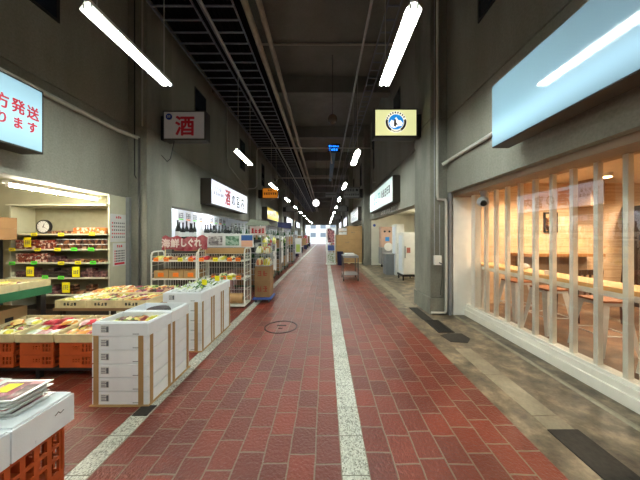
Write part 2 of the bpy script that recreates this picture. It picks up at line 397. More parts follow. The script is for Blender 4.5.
b = MB(); b.box(-8.8, 6.2, Y0-.2, Y0, 0, HC); struct(b.build('wall_light_stop', M['wall']))  # unseen end wall added behind the camera to keep sky light out
b = MB(); b.box(-8.8, 6.2, Y1, Y1+.3, 3.56, HC+.2); b.box(-8.8, XL, Y1, Y1+.3, 0, 3.56); b.box(XR, 6.2, Y1, Y1+.3, 0, 3.56); struct(b.build('wall_far', M['wall']))
# shops behind the walls: back walls, partitions at the pillars, low ceilings
b = MB(); b.box(-8.6, -8.5, Y0, 5.1, 0, 2.7); struct(b.build('wall_shop_left', M['shopwall']))
b = MB(); b.box(-5.25, -5.15, 5.1, Y1, 0, 2.7); struct(b.build('wall_shop_rear_left', M['coolwhite']))
b = MB(); b.box(-8.5, XL+.02, 4.95, 5.1, 0, 2.6); struct(b.build('wall_shop_end_left', M['shopwall']))
for k in range(1, 6):
    b = MB(); yy = LP0+BAY*k; b.box(-5.15, XL-.02, yy+.02, yy+.12, 0, 2.6); struct(b.build('wall_partition_left', M['coolwhite']))
b = MB(); b.box(-8.6, XL-.3, Y0, 5.0, 2.6, 2.7); struct(b.build('ceiling_shop_left', M['shopwall']))
b = MB(); b.box(-5.2, XL-.3, 5.1, Y1, 2.5, 2.6); struct(b.build('ceiling_shop_rear_left', M['coolwhite']))
b = MB(); b.box(4.6, 4.7, 5.15, Y1, 0, 2.7); struct(b.build('wall_shop_rear_right', M['cream']))
for k in range(1, 6):
    b = MB(); yy = RP0+BAY*k; b.box(XR+.02, 4.6, yy+.02, yy+.12, 0, 2.6); struct(b.build('wall_partition_right', M['cream']))
b = MB(); b.box(XR+.3, 4.65, 5.15, Y1, 2.6, 2.7); struct(b.build('ceiling_shop_right', M['cream']))

bd = thing('street_building', 'pale grey building with rows of windows seen through the far exit', 'building', (-2, 68, 0))
MB().box(-14, 10, 68, 70, 0, 9).build('facade', mat('pale_render', (214, 216, 214), .8), bd)
for z in (1.2, 3.6, 6.0):
    for k in range(8): MB().box(-12.5+2.8*k, -11+2.8*k, 67.95, 68, z, z+1.2).build('window', mat('grey_street_glass', (120, 132, 142), .3), bd)

# high windows
wn = 0
for yy in (2.95, 7.45, 11.4, 15.3, 19.2, 23.1):
    for side in (-1, 1):
        wn += 1; xw = XL if side < 0 else XR
        o = MB(); xa, xb = (xw, xw+.02) if side < 0 else (xw-.02, xw)
        t = .04; o.box(xa, xb, yy, yy+.7, 4.73, 4.73+t); o.box(xa, xb, yy, yy+.7, 6.15-t, 6.15); o.box(xa, xb, yy, yy+t, 4.73+t, 6.15-t); o.box(xa, xb, yy+.7-t, yy+.7, 4.73+t, 6.15-t)
        w = struct(o.build('window_%d' % wn, M['black']))
        p = MB(); xm = (xa+xb)/2; p.box(xm-.004, xm+.004, yy+t, yy+.7-t, 4.73+t, 6.15-t); p.build('pane', mat('dark_window_pane', (44, 52, 62), .05), w)

# ---------------------------------------------------------------- corridor lamps
def make_lamp(tubem):
    r = thing('fluorescent_lamp', 'x', 'lamp')
    h = MB(); h.prism([(-.08, -.024), (-.03, .05), (-.03, .07), (.03, .07), (.03, .05), (.08, -.024), (.077, -.024), (.025, .04), (-.025, .04), (-.077, -.024)], Matrix.Translation((0, .6, 0)) @ Euler((PI/2, 0, 0)).to_matrix().to_4x4(), 1.2)
    h.build('housing', M['white'], r)
    for s in (-1, 1):
        h = MB().tube([(s*.034, -.575, -.004), (s*.034, .575, -.004)], .02, 10); h.build('tube', tubem, r, smooth=True)
        h = MB(); h.box(s*.034-.01, s*.034+.01, -.598, -.575, -.02, .03); h.box(s*.034-.01, s*.034+.01, .575, .598, -.02, .03); h.build('socket', M['white'], r)
    return r
lamp0 = make_lamp(M['tube']); rods = MB()
rod = []
for s in (-.5, .5): rod.append(MB().tube([(0, s, .07), (0, s, 2.1)], .006, 6).build('hanging_rod', M['conduit'], lamp0))
first = True
for side, lx in (('left', -2.28), ('right', .855)):
    for k in range(-2, 11):
        pos = (lx, 2.9+3.9*k, 3.7)
        lab = 'twin-tube white fluorescent lamp hanging in the %s row, %s' % (side, 'nearest one in view' if k == 0 else ('behind the viewer, number %s' % ORD[-k-1] if k < 0 else '%s one in view' % ORD[k]))
        if first: lamp0.location = pos; tag(lamp0, lab, 'lamp', 'hanging fluorescent lamps of the hall'); first = False
        else: copy_tree(lamp0, pos, label=lab)

# ---------------------------------------------------------------- overhead services
def ladder(x0, x1, z, ya, label):
    r = thing('cable_ladder', label, 'cable ladder', ((x0+x1)/2, ya, z), 'cable ladders under the ceiling'); w = (x1-x0)/2
    for s in (x0, x1): MB().box(s-.012, s+.012, ya, Y1-1, z, z+.05).build('side_rail', M['tray'], r)
    g = MB().box(x0+.012, x1-.012, ya+.1, ya+.13, z+.012, z+.034).build('rung', M['tray'], r)
    for k in range(1, 99):
        c = g.copy(); COL.objects.link(c); c.parent = r; c.location = (0, .3*k, 0)
    q = MB()
    for k in range(99, int((Y1-1-ya-.3)/.3)): q.box(x0+.012, x1-.012, ya+.1+.3*k, ya+.13+.3*k, z+.012, z+.034)
    tag(q.build('far_rungs', M['tray'], r), kind='stuff')
    return r
ladder(-3.34, -2.52, 5.9, .0, 'wide steel cable ladder running along beside the left wall')
ladder(-2.39, -1.75, 5.9, .0, 'steel cable ladder next to the two thick pipes')
ladder(1.2, 1.45, 5.9, 0.0, 'narrow steel cable ladder above the right row of lamps')
def run(name, x, z, r, m, label, cat, ya=-1.0, yb=Y1-.5, group=None, sleeves=True):
    b = MB().tube([(x, ya, z), (x, yb, z)], r, 12)
    if sleeves:
        yy = ya+1.3
        while yy < yb: b.tube([(x, yy, z), (x, yy+.07, z)], r*1.14, 12); yy += 3.9
    return tag(b.build(name, m, smooth=True), label, cat, group)
r_ = random.Random(3)
for i in range(9):
    x = -3.25+i*.085; q = r_.uniform(.014, .028)
    run('power_cable', x, 5.934+q, q, mat('black_cable', (9, 9, 11), .9, spec=.1), 'black cable lying in the wide ladder by the left wall, %s from the wall' % ORD[i], 'cable', 0.1, Y1-1.2, 'cables in the wide ladder', False)
for i in range(6):
    x = -2.3+i*.09; q = r_.uniform(.014, .028)
    run('power_cable', x, 5.934+q, q, mat('black_cable', (9, 9, 11), .9, spec=.1), 'black cable in the ladder next to the thick pipes, %s from the left' % ORD[i], 'cable', 0.1, Y1-1.2, 'cables in the second ladder', False)
tag(MB().box(-3.4, -1.68, -1, Y1-.6, 6.1, 6.16).build('dark_backdrop', mat('backdrop_black', (8, 8, 11), .95, spec=.1)), 'long black plate added as a dark backdrop over the two left ladders', 'dark backdrop')  # black plate added as backdrop, stands for the dark above the ladders
run('water_pipe', -1.51, 5.9, .066, M['pipe'], 'thick beige pipe under the ceiling, left one of two', 'pipe', group='thick ceiling pipes')
run('water_pipe', -1.245, 5.92, .06, M['pipe'], 'thick beige pipe under the ceiling, right one of two', 'pipe', group='thick ceiling pipes')
run('lamp_conduit', -2.28, 5.8, .028, M['galv'], 'slim steel conduit carrying the left row of lamps', 'conduit')
run('lamp_conduit', .855, 5.8, .028, M['galv'], 'slim steel conduit carrying the right row of lamps', 'conduit')
tag(MB().tube([(-2.2, 7.1, HC-.06), (2.3, 7.1, HC-.06)], .03, 8).build('cross_conduit', M['conduit']), 'thin conduit crossing the bare ceiling overhead', 'conduit')
tag(MB().tube([(-4.04, 11.6, 3.75), (-3.4, 11.6, 3.8), (-3.3, 11.6, 3.9), (-3.29, 11.6, 5.6), (-3.24, 11.6, 5.72), (-3.1, 11.6, 5.75), (.14, 11.6, 5.75), (.24, 11.6, 5.68), (.33, 11.6, 5.0)], .028, 8).build('gate_conduit', M['conduit']), 'grey conduit bent like a gate across the hall, nearer left one', 'conduit')
tag(MB().tube([(.6, 11.6, 5.75), (2.2, 11.6, 5.75), (2.3, 11.6, 5.65), (2.3, 11.6, 2.45)], .028, 8).build('gate_conduit', M['conduit']), 'grey conduit crossing to the right wall and dropping beyond the lit sign', 'conduit')
tag(MB().tube([(-4.04, 17.6, 4.1), (-3.7, 17.6, 4.2), (-3.67, 17.6, 5.4), (-3.4, 17.6, 5.75), (.45, 17.6, 5.75), (.52, 17.6, 5.6), (.52, 17.6, 5.1)], .035, 8).build('gate_conduit', M['conduit']), 'grey conduit bent like a gate across the hall, farther one', 'conduit')
r = thing('blue_duct', 'teal blue duct with a glowing two-line blue panel under the ceiling', 'duct', (.42, 12.9, 6.0))
MB().box(.32, .58, 12.9, 19.6, 5.98, 6.2).build('duct_body', mat('teal_paint', (34, 84, 116), .5), r)
q = MB(); q.box(.15, .8, 12.82, 12.9, 6.0, 6.42); q.build('sign_panel', M['black'], r)
q = MB(); rr_ = random.Random(5); marks(q, 5, .09, .09, (.475, 12.818, 6.3), FF, rr_, bold=.3); marks(q, 4, .1, .12, (.44, 12.818, 6.12), FF, rr_, bold=.3); q.build('glowing_marks', mat('blue_led', (40, 150, 255), .4, emis=.6), r)
r = thing('pendant_lamp', 'unlit brown globe lamp hanging on a long cord from the ceiling', 'lamp', (.24, 7.6, 5.05))
MB().tube([(.24, 7.6, 5.35), (.24, 7.6, HC)], .008, 6).build('cord', M['black'], r)
MB().lathe([(.02, 5.37), (.03, 5.355), (.04, 5.34)], (.24, 7.6, 0)).build('cap', M['dark'], r, smooth=True)
MB().sphere((.24, 7.6, 5.2), .15).build('globe', mat('smoked_globe', (96, 78, 62), .2), r, smooth=True)
r = thing('round_lamp', 'lit white round lamp hanging in the middle of the hall', 'lamp', (-.6, 16, 3.5))
MB().tube([(-.6, 16, 3.9), (-.6, 16, HC)], .01, 6).build('cord', M['black'], r)
MB().sphere((-.6, 16, 3.7), .23).build('globe', mat('opal_globe', (235, 235, 235), .4, emis=1.1), r, smooth=True)
MB().lathe([(.06, 3.9), (.06, 3.97), (.02, 4.0)], (-.6, 16, 0)).build('cap', M['white'], r, smooth=True)
r = thing('notice_sign', 'grey two-row notice panel hung across the middle of the hall', 'sign', (.4, 17, 4.28))
MB().box(.04, .78, 17, 17.05, 4.28, 4.6).build('board', mat('grey_panel', (150, 152, 150), .5), r)
for x in (.1, .72): MB().tube([(x, 17.02, 4.6), (x, 17.02, HC)], .006, 6).build('wire', M['black'], r)
MB().box(.06, .76, 16.99, 17, 4.42, 4.45).build('stripe', M['black'], r)
tag(MB().tube([(-4.02, 9.85, 7.1), (-4.02, 9.85, 4.7), (-4.02, 10.1, 4.42), (-4.02, 12.5, 3.9)], .025, 8).build('wall_conduit', M['conduit'], smooth=True), 'grey conduit dropping down the left wall and bending away above the long shop sign', 'conduit')
tag(MB().tube([(2.31, 11.9, 7.1), (2.31, 11.9, 4.5), (2.31, 11.6, 4.1), (2.31, 10.9, 3.95)], .03, 8).build('wall_conduit', M['conduit'], smooth=True), 'grey conduit bending down the right wall beyond the lit shop sign', 'conduit')
# right pillar pipes
tag(MB().tube([(2.135, 4.56, 7.2), (2.135, 4.56, 2.27), (2.15, 4.56, 2.2), (2.28, 4.56, 2.19), (2.3, 4.56, 2.15), (2.3, 4.56, .08), (2.28, 4.56, .04), (2.02, 4.56, .04)], .026, 10).build('drain_pipe', M['wpipe'], smooth=True), 'pale drain pipe running down the near right pillar with a jog', 'pipe')
tag(MB().tube([(2.2, 4.5, 2.84), (2.3, 4.45, 2.9), (2.3, 4.2, 2.9), (2.3, 2.9, 2.9)], .032, 10).build('wall_pipe', M['wpipe'], smooth=True), 'white pipe along the right wall running behind the big blue sign', 'pipe')
tag(MB().tube([(2.09, 4.585, 7.0), (2.09, 4.585, 1.14)], .009, 6).build('thin_conduit', M['galv']), 'thin conduit down the right pillar into the small white box', 'conduit')
tag(MB().tube([(2.19, 4.585, 2.1), (2.19, 4.585, 1.14)], .009, 6).build('thin_conduit', M['galv']), 'short thin conduit beside the drain pipe above the white box', 'conduit')
r = thing('switch_box', 'small white electric box on the near right pillar', 'electric box', (2.13, 4.55, .96))
MB().box(2.07, 2.2, 4.52, 4.585, .95, 1.13).build('case', M['white'], r, bevel=.006)
MB().tube([(2.15, 4.52, 1.0), (2.2, 4.49, .97), (2.2, 4.5, .92)], .012, 6).build('plug', M['greyink'], r)
MB().tube([(2.2, 4.5, .92), (2.21, 4.53, .7), (2.19, 4.56, .38)], .005, 6).build('cord', M['black'], r)
tag(MB().box(2.345, 2.395, 4.535, 4.585, 0, 2.32).build('steel_post', M['steel']), 'slim vertical steel post at the corner of the cafe front', 'post')
# left wall pipe and pillar cables
tag(MB().tube([(-3.98, .6, 3.53), (-3.98, 4.6, 3.53), (-3.9, 4.88, 3.53), (-3.8, 4.9, 3.5)], .036, 10).build('wall_pipe', M['wpipe'], smooth=True), 'pale pipe along the left wall from the blue sign to the pillar', 'pipe')
tag(MB().tube([(-3.8, 4.905, 3.5), (-3.8, 4.905, .05)], .022, 8).build('thin_conduit', mat('dark_conduit', (78, 76, 74), .5), smooth=True), 'dark conduit running down the near left pillar', 'conduit')
tag(MB().tube([(-3.9, 4.915, 7.1), (-3.9, 4.915, 2.75), (-3.86, 4.91, 2.68)], .01, 6).build('hanging_cable', M['black']), 'black cable hanging down the left pillar face', 'cable')
tag(MB().tube([(-3.74, 4.915, 7.1), (-3.74, 4.915, 3.75)], .014, 6).build('thin_conduit', M['conduit']), 'grey conduit high on the near left pillar', 'conduit')
tag(MB().box(-4.045, -3.975, 4.87, 4.925, 0, HL-.002).build('steel_post', M['steel']), 'vertical steel post at the end of the left shop opening', 'post')
tag(MB().tube([(-3.35, 5.33, 3.61), (-3.38, 5.3, 3.35), (-3.42, 5.3, 3.2), (-3.5, 5.32, 3.15), (-3.64, 5.34, 3.3)], .008, 6).build('hanging_cable', M['black']), 'short black cable dangling under the sign with the red character', 'cable')

# ---------------------------------------------------------------- signs
def lightbox(name, label, x0, x1, y0, y1, z0, z1, F, facem, bodym=None, frame_t=.03):
    """a lit box; F says which side carries the face"""
    r = thing(name, label, 'sign', ((x0+x1)/2, (y0+y1)/2, z0))
    MB().box(x0, x1, y0, y1, z0, z1).build('box', bodym or M['dark'], r, bevel=.005)
    q = MB(); t = frame_t
    if F is FL: q.box(x1, x1+.006, y0+t, y1-t, z0+t, z1-t)
    elif F is FR: q.box(x0-.006, x0, y0+t, y1-t, z0+t, z1-t)
    else: q.box(x0+t, x1-t, y0-.006, y0, z0+t, z1-t)
    q.build('face', facem, r)
    return r
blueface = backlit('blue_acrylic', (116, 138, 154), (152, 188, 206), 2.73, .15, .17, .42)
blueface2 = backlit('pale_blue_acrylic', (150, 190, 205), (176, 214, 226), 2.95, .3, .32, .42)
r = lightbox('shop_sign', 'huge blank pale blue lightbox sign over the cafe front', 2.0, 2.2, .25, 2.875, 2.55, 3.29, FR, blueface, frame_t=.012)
for y in (.6, 1.6, 2.6): MB().box(2.2, 2.34, y, y+.08, 2.75, 3.1).build('bracket', M['black'], r)
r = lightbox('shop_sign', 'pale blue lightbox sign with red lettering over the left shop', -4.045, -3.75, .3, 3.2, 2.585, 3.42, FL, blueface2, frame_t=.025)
q = MB()
for ch, yy, h_, sz in (('方', 2.742, 3.06, .17), ('発', 2.89, 3.06, .17), ('送', 3.035, 3.05, .165), ('り', 2.745, 2.865, .14), ('ま', 2.89, 2.86, .14), ('す', 3.03, 2.865, .14)):
    text(q, ch, sz*1.06, (-3.744, yy*1.0135, 1.5+(h_-1.5)*1.0135), FL, .74, .004)
q.build('lettering', M['red'], r)
signw = mat('white_lit_acrylic', (225, 228, 240), .15, emis=.36, ecol=(232, 236, 255))
r = lightbox('shop_sign', 'long white lit sign with a red and three black characters over the liquor shop', -4.05, -3.7, 7.8, 11.4, 2.54, 3.39, FL, signw)
q = MB(); text(q, '酒', .62, (-3.69, 9.12, 2.95), FL, .82, .018); q.build('red_character', M['red'], r)
q = MB(); text(q, 'の', .5, (-3.69, 9.68, 2.93), FL, .8, .01); text(q, '宮', .55, (-3.69, 10.2, 2.94), FL, .8, .01); text(q, '内', .55, (-3.69, 10.74, 2.95), FL, .8, .01); q.build('black_characters', M['ink'], r)
q = MB(); r5 = random.Random(11); marks(q, 5, .1, .12, (-3.69, 8.22, 3.12), FL, r5, .35); marks(q, 6, .1, .12, (-3.69, 8.35, 2.95), FL, r5, .35); q.build('small_print', M['greyink'], r)
signw2 = mat('white_lit_acrylic_green_tint', (214, 232, 228), .15, emis=.25, ecol=(214, 235, 232))
r = lightbox('shop_sign', 'white lit sign with teal and black lettering over the second right shop', 2.1, 2.34, 7.45, 11.2, 2.56, 3.39, FR, signw2)
q = MB(); marks(q, 5, .2, .26, (2.09, 8.3, 3.02), FR, r5, .2, bold=.2); q.build('black_lettering', M['greyink'], r)
q = MB(); marks(q, 3, .34, .36, (2.09, 9.75, 3.0), FR, r5, .3, bold=.16); q.build('teal_lettering', mat('teal_ink', (90, 190, 190), .5), r)
q = MB(); text(q, 'S', .5, (2.09, 10.85, 2.95), FR, .8, .0); q.build('letter_mark', mat('slate_ink', (70, 96, 140), .5), r)
r = thing('letter_strip', 'row of white lettering under the second right shop sign', 'sign', (2.33, 8.9, 2.37)); q = MB(); marks(q, 9, .2, .12, (2.335, 8.9, 2.44), FR, r5, .3, bold=.35); q.build('letters', M['white'], r)
# projecting signs
def projecting(x0, x1, y, z0, z1, facem, label, wallx, body=None):
    r = thing('projecting_sign', label, 'sign', ((x0+x1)/2, y+.12, z0))
    MB().box(x0, x1, y, y+.22, z0, z1).build('box', body or M['dark'], r, bevel=.006)
    MB().box(x0+.03, x1-.03, y-.008, y, z0+.035, z1-.035).build('face', facem, r)
    q = MB(); a, b_ = (wallx, x0) if wallx < 0 else (x1, wallx)
    q.box(a, b_, y+.05, y+.17, z0+.02, z1-.1); q.build('bracket', M['black'], r)
    return r
r = projecting(-3.58, -2.64, 5.3, 3.62, 4.27, mat('dull_white_acrylic', (168, 164, 162), .3, emis=.03), 'dull white projecting sign with one bold red character and a blue dot', PXL)
q = MB(); text(q, '酒', .46, (-3.09, 5.29, 3.93), FF, .95, .012); q.build('red_character', mat('dark_red_ink', (190, 16, 40), .5), r)
q = MB(); q.prism([(math.cos(a*PI/12)*.07, math.sin(a*PI/12)*.07) for a in range(24)], frame((-3.44, 5.292, 4.13), FF), .004); d_ = q.build('blue_dot', mat('royal_blue_ink', (20, 46, 140), .5), r)
q = MB(); marks(q, 2, .03, .05, (-3.44, 5.286, 4.13), FF, r5); q.build('dot_marks', M['label'], d_)
r = projecting(1.02, 1.93, 5.0, 3.56, 4.16, mat('cream_lit_acrylic', (224, 222, 160), .3, emis=.36, ecol=(226, 226, 164)), 'cream lit projecting sign with a round mountain emblem', PXR)
def disc(q, cx, cz, rad, y, d=.004, a0=0, a1=2*PI, inner=0, n=36):
    if inner:
        A = [(math.cos(a0+(a1-a0)*k/n)*rad, math.sin(a0+(a1-a0)*k/n)*rad) for k in range(n+1)]
        B = [(math.cos(a0+(a1-a0)*k/n)*inner, math.sin(a0+(a1-a0)*k/n)*inner) for k in range(n+1)]
        for k in range(n): q.prism([A[k], A[k+1], B[k+1], B[k]], frame((cx, y, cz), FF), d)
    else: q.prism([(math.cos(2*PI*k/n)*rad, math.sin(2*PI*k/n)*rad) for k in range(n)], frame((cx, y, cz), FF), d)
ex, ez, ey = 1.475, 3.87, 4.992
q = MB(); disc(q, ex, ez, .225, ey); d0 = q.build('emblem_ring', mat('cream_disc', (226, 222, 200), .5, emis=.5), r)
q = MB(); disc(q, ex, ez, .215, ey-.004, a0=-.95*PI/3, a1=.25*PI/3, inner=.17, n=10); disc(q, ex, ez, .215, ey-.004, a0=PI-.25*PI/3, a1=PI+.95*PI/3, inner=.17, n=10)
rk = random.Random(2)
for k in range(9):
    a = math.radians(28+k*15.5); disc(q, ex, ez, .213, ey-.004, a0=a, a1=a+.13, inner=.179, n=2)
    a = math.radians(238+k*7.5); disc(q, ex, ez, .208, ey-.004, a0=a, a1=a+.06, inner=.184, n=2)
q.build('ring_marks', M['ink'], d0)
q = MB(); disc(q, ex, ez, .157, ey-.005); q.build('blue_disc', mat('azure_ink', (30, 140, 220), .5, emis=.35), d0)
q = MB(); q.prism([(-.155, -.03), (-.1, .05), (-.06, .02), (0, .11), (.06, .03), (.1, .04), (.155, -.03), (.13, -.09), (.05, -.1), (-.03, -.14), (-.11, -.12)], frame((ex, ey-.009, ez), FF) @ Matrix.Scale(.91, 4), .004); q.build('white_mountain', mat('white_emblem_ink', (236, 236, 232), .5, emis=.5), d0)
q = MB(); q.prism([(-.05, -.1), (-.045, .05), (-.02, .07), (-.005, .04), (.0, -.02), (.03, -.05), (.03, -.08), (.0, -.06), (-.005, -.11)], frame((ex, ey-.013, ez), FF) @ Matrix.Scale(.91, 4), .004); q.build('figure_mark', mat('brown_emblem_ink', (66, 44, 34), .6), d0)
yel = mat('amber_lit_acrylic', (206, 140, 40), .3, emis=.2, ecol=(210, 120, 30))
r = projecting(-3.42, -2.56, 13.1, 3.55, 4.13, yel, 'amber projecting sign with dark lettering in a red frame', PXL, mat('maroon_paint', (70, 20, 14), .5))
q = MB(); marks(q, 6, .1, .12, (-2.99, 13.09, 3.81), FF, r5, .2, bold=.3); marks(q, 3, .07, .09, (-2.99, 13.09, 4.0), FF, r5, .2, bold=.3); q.build('lettering', mat('maroon_ink', (80, 20, 16), .5), r)
gy = mat('grey_glow_acrylic', (112, 112, 110), .4, emis=.03)  # faint emission put into sign faces that have no lamp inside
r = projecting(.99, 1.86, 12.8, 3.53, 4.12, gy, 'grey projecting sign with two rows of black marks on the right', PXR)
q = MB(); marks(q, 4, .11, .12, (1.3, 12.79, 3.95), FF, r5, bold=.25); marks(q, 7, .09, .09, (1.42, 12.79, 3.71), FF, r5, bold=.3); disc(q, 1.7, 3.95, .07, 12.79); q.build('lettering', M['ink'], r)
projecting(-3.42, -2.5, 20.9, 3.6, 4.12, gy, 'blank grey projecting sign beyond the amber one on the left', PXL)
projecting(1.0, 1.9, 20.6, 3.6, 4.12, gy, 'blank grey projecting sign beyond the marked one on the right', PXR)
projecting(1.05, 1.9, 28.4, 3.5, 4.0, gy, 'farthest blank grey projecting sign on the right', PXR)
ye2 = mat('yellow_lit_acrylic', (226, 196, 60), .2, emis=.16, ecol=(226, 190, 50))
r = lightbox('shop_sign', 'yellow lit sign along the left wall beyond the liquor shop', -4.05, -3.7, 15.4, 19.0, 2.6, 3.39, FL, ye2)
q = MB(); marks(q, 6, .3, .3, (-3.69, 17.3, 3.05), FL, r5, .4, bold=.16); q.build('lettering', mat('olive_ink', (110, 84, 30), .5), r)
r = lightbox('shop_sign', 'white lit sign along the left wall beyond the yellow one', -4.05, -3.7, 23.2, 27.2, 2.6, 3.39, FL, signw)
q = MB(); marks(q, 4, .5, .4, (-3.69, 25.2, 3.0), FL, r5, .4); q.build('lettering', M['greyink'], r)
lightbox('shop_sign', 'white lit sign far down the left wall', -4.05, -3.7, 31.0, 35, 2.6, 3.39, FL, signw)
r = lightbox('shop_sign', 'white lit sign with grey lettering on the right wall above the carton stack', 2.1, 2.34, 15.3, 19.6, 2.5, 3.39, FR, mat('dim_white_acrylic', (205, 208, 212), .2, emis=.12))
q = MB(); marks(q, 4, .6, .4, (2.09, 17.4, 3.15), FR, r5, .4, bold=.2); marks(q, 5, .45, .25, (2.09, 17.4, 2.75), FR, r5, .4, bold=.2); q.build('lettering', M['greyink'], r)
lightbox('shop_sign', 'small white lit sign farther down the right wall', 2.1, 2.34, 23.2, 27, 2.5, 3.39, FR, signw)
lightbox('shop_sign', 'farthest white lit sign on the right wall', 2.1, 2.34, 31, 35, 2.5, 3.39, FR, signw)

# ---------------------------------------------------------------- floor fittings
r = thing('manhole_cover', 'round manhole cover filled with red paving', 'manhole cover', (-.725, 3.96, 0))
q = MB(); A = [(math.cos(2*PI*k/40)*.27, math.sin(2*PI*k/40)*.27) for k in range(41)]; B = [(x*.925, y*.925) for x, y in A]
for k in range(40): q.prism([A[k], A[k+1], B[k+1], B[k]], Matrix.Translation((-.725, 3.96, -.01)), .017)
q.build('rim', mat('rusty_iron', (44, 30, 27), .6, noise=.3), r)
q = MB(); q.box(-.8, -.65, 4.0, 4.04, -.01, .005); q.box(-.76, -.69, 3.89, 3.91, -.01, .005); q.build('lift_plate', M['darkgrey'], r)
tag(MB().box(1.715, 1.955, 1.0, 1.856, -.02, .008).build('drain_cover', M['darkgrey'], bevel=.003), 'dark grey drain cover plate in the near right gutter', 'drain cover', 'drain covers in the gutter')
tag(MB().box(1.75, 1.93, 4.28, 5.02, -.02, .007).build('drain_cover', M['darkgrey'], bevel=.003), 'dark drain plate beside the near right pillar', 'drain cover', 'drain covers in the gutter')
r = thing('drain_grate', 'black slotted drain grate in the right gutter with stained edges', 'drain grate', (1.88, 4.0, 0))
q = MB(); q.box(1.76, 1.79, 3.72, 4.26, -.02, .01); q.box(1.98, 2.01, 3.72, 4.26, -.02, .01); q.box(1.79, 1.98, 3.72, 3.74, -.02, .01); q.box(1.79, 1.98, 4.24, 4.26, -.02, .01); q.build('rim', mat('worn_black_iron', (40, 37, 34), .7, spec=.25), r)
q = MB()
for k in range(11): q.box(1.79, 1.98, 3.76+.045*k, 3.775+.045*k, -.01, .008)
for k in range(4): q.box(1.82+.04*k, 1.828+.04*k, 3.74, 4.24, -.01, .007)
q.build('bars', mat('worn_black_iron', (40, 37, 34), .7, spec=.25), r); MB().box(1.79, 1.98, 3.74, 4.24, -.01, .0015).build('pit', M['black'], r)
tag(MB().prism([(1.78, 3.4), (2.0, 3.36), (2.12, 3.5), (2.1, 3.68), (1.9, 3.7), (1.74, 3.62)], Matrix.Translation((0, 0, 0)), .005).build('rubber_patch', M['darkgrey']), 'ragged black rubber patch in front of the drain grate', 'rubber patch')
tag(MB().box(-1.61, -1.485, 2.0, 2.12, -.02, .006).build('drain_cover', M['darkgrey']), 'small dark plate let into the granite strip beside the foam boxes', 'drain cover')

# ---------------------------------------------------------------- containers
def open_box(q, x0, x1, y0, y1, z0, z1, t, tb=None):
    tb = tb or t
    q.box(x0, x1, y0, y1, z0, z0+tb); q.box(x0, x1, y0, y0+t, z0+tb, z1); q.box(x0, x1, y1-t, y1, z0+tb, z1); q.box(x0, x0+t, y0+t, y1-t, z0+tb, z1); q.box(x1-t, x1, y0+t, y1-t, z0+tb, z1)
def make_foam(w, d, h, tapes=True, lab=True):
    r = thing('foam_box', 'x', 'foam box')
    q = MB(); open_box(q, -w/2, w/2, -d/2, d/2, 0, h-.012, .022); q.build('body', M['foam'], r)
    q = MB(); t = .027; z0, z1 = h-.012, h-.001; e = .014
    q.box(-w/2+e, w/2-e, -d/2+e, -d/2+t, z0, z1); q.box(-w/2+e, w/2-e, d/2-t, d/2-e, z0, z1); q.box(-w/2+e, -w/2+t, -d/2+t, d/2-t, z0, z1); q.box(w/2-t, w/2-e, -d/2+t, d/2-t, z0, z1); q.build('rim', M['foam'], r)
    if lab:
        l = MB().box(-w/2+.075, -w/2+.15, -d/2-.001, -d/2, .025, h-.03).build('sticker', M['label'], r)
        q = MB(); rr = random.Random(4)
        for k in range(4): q.box(-w/2+.08, -w/2+.08+rr.uniform(.035, .066), -d/2-.0015, -d/2-.001, .032+.014*k, .038+.014*k)
        q.box(-w/2+.125, -w/2+.145, -d/2-.0016, -d/2-.001, .03, h-.04); q.build('print', M['greyink'], l)
        MB().box(w/2-.14, w/2-.085, -d/2-.001, -d/2, .012, .017).build('stamp', M['greyink'], r)
    if tapes:
        for x in (-w/2+.012, w/2-.09): MB().box(x, x+.045, -d/2-.0025, -d/2-.0005, 0, h).build('tape', M['tape'], r)
        for y in (-d/2+.015, d/2-.05): MB().box(w/2+.0005, w/2+.0025, y, y+.04, 0, h).build('tape', M['tape'], r)
    return r
def make_foam_fresh():
    global foamA, foamA2
foamA = make_foam(.498, .312, .121); foamT = make_foam(.498, .312, .121, tapes=False)
used = set()
def place(proto, loc, label, group=None, rz=0):
    if proto.name not in used:
        used.add(proto.name); proto.location = loc; proto.rotation_euler = (0, 0, rz); proto['label'] = label
        if group: proto['group'] = group
        return proto
    return copy_tree(proto, loc, rz, label, group=group)
LEV = ['bottom', 'second', 'third', 'fourth', 'fifth', 'top']
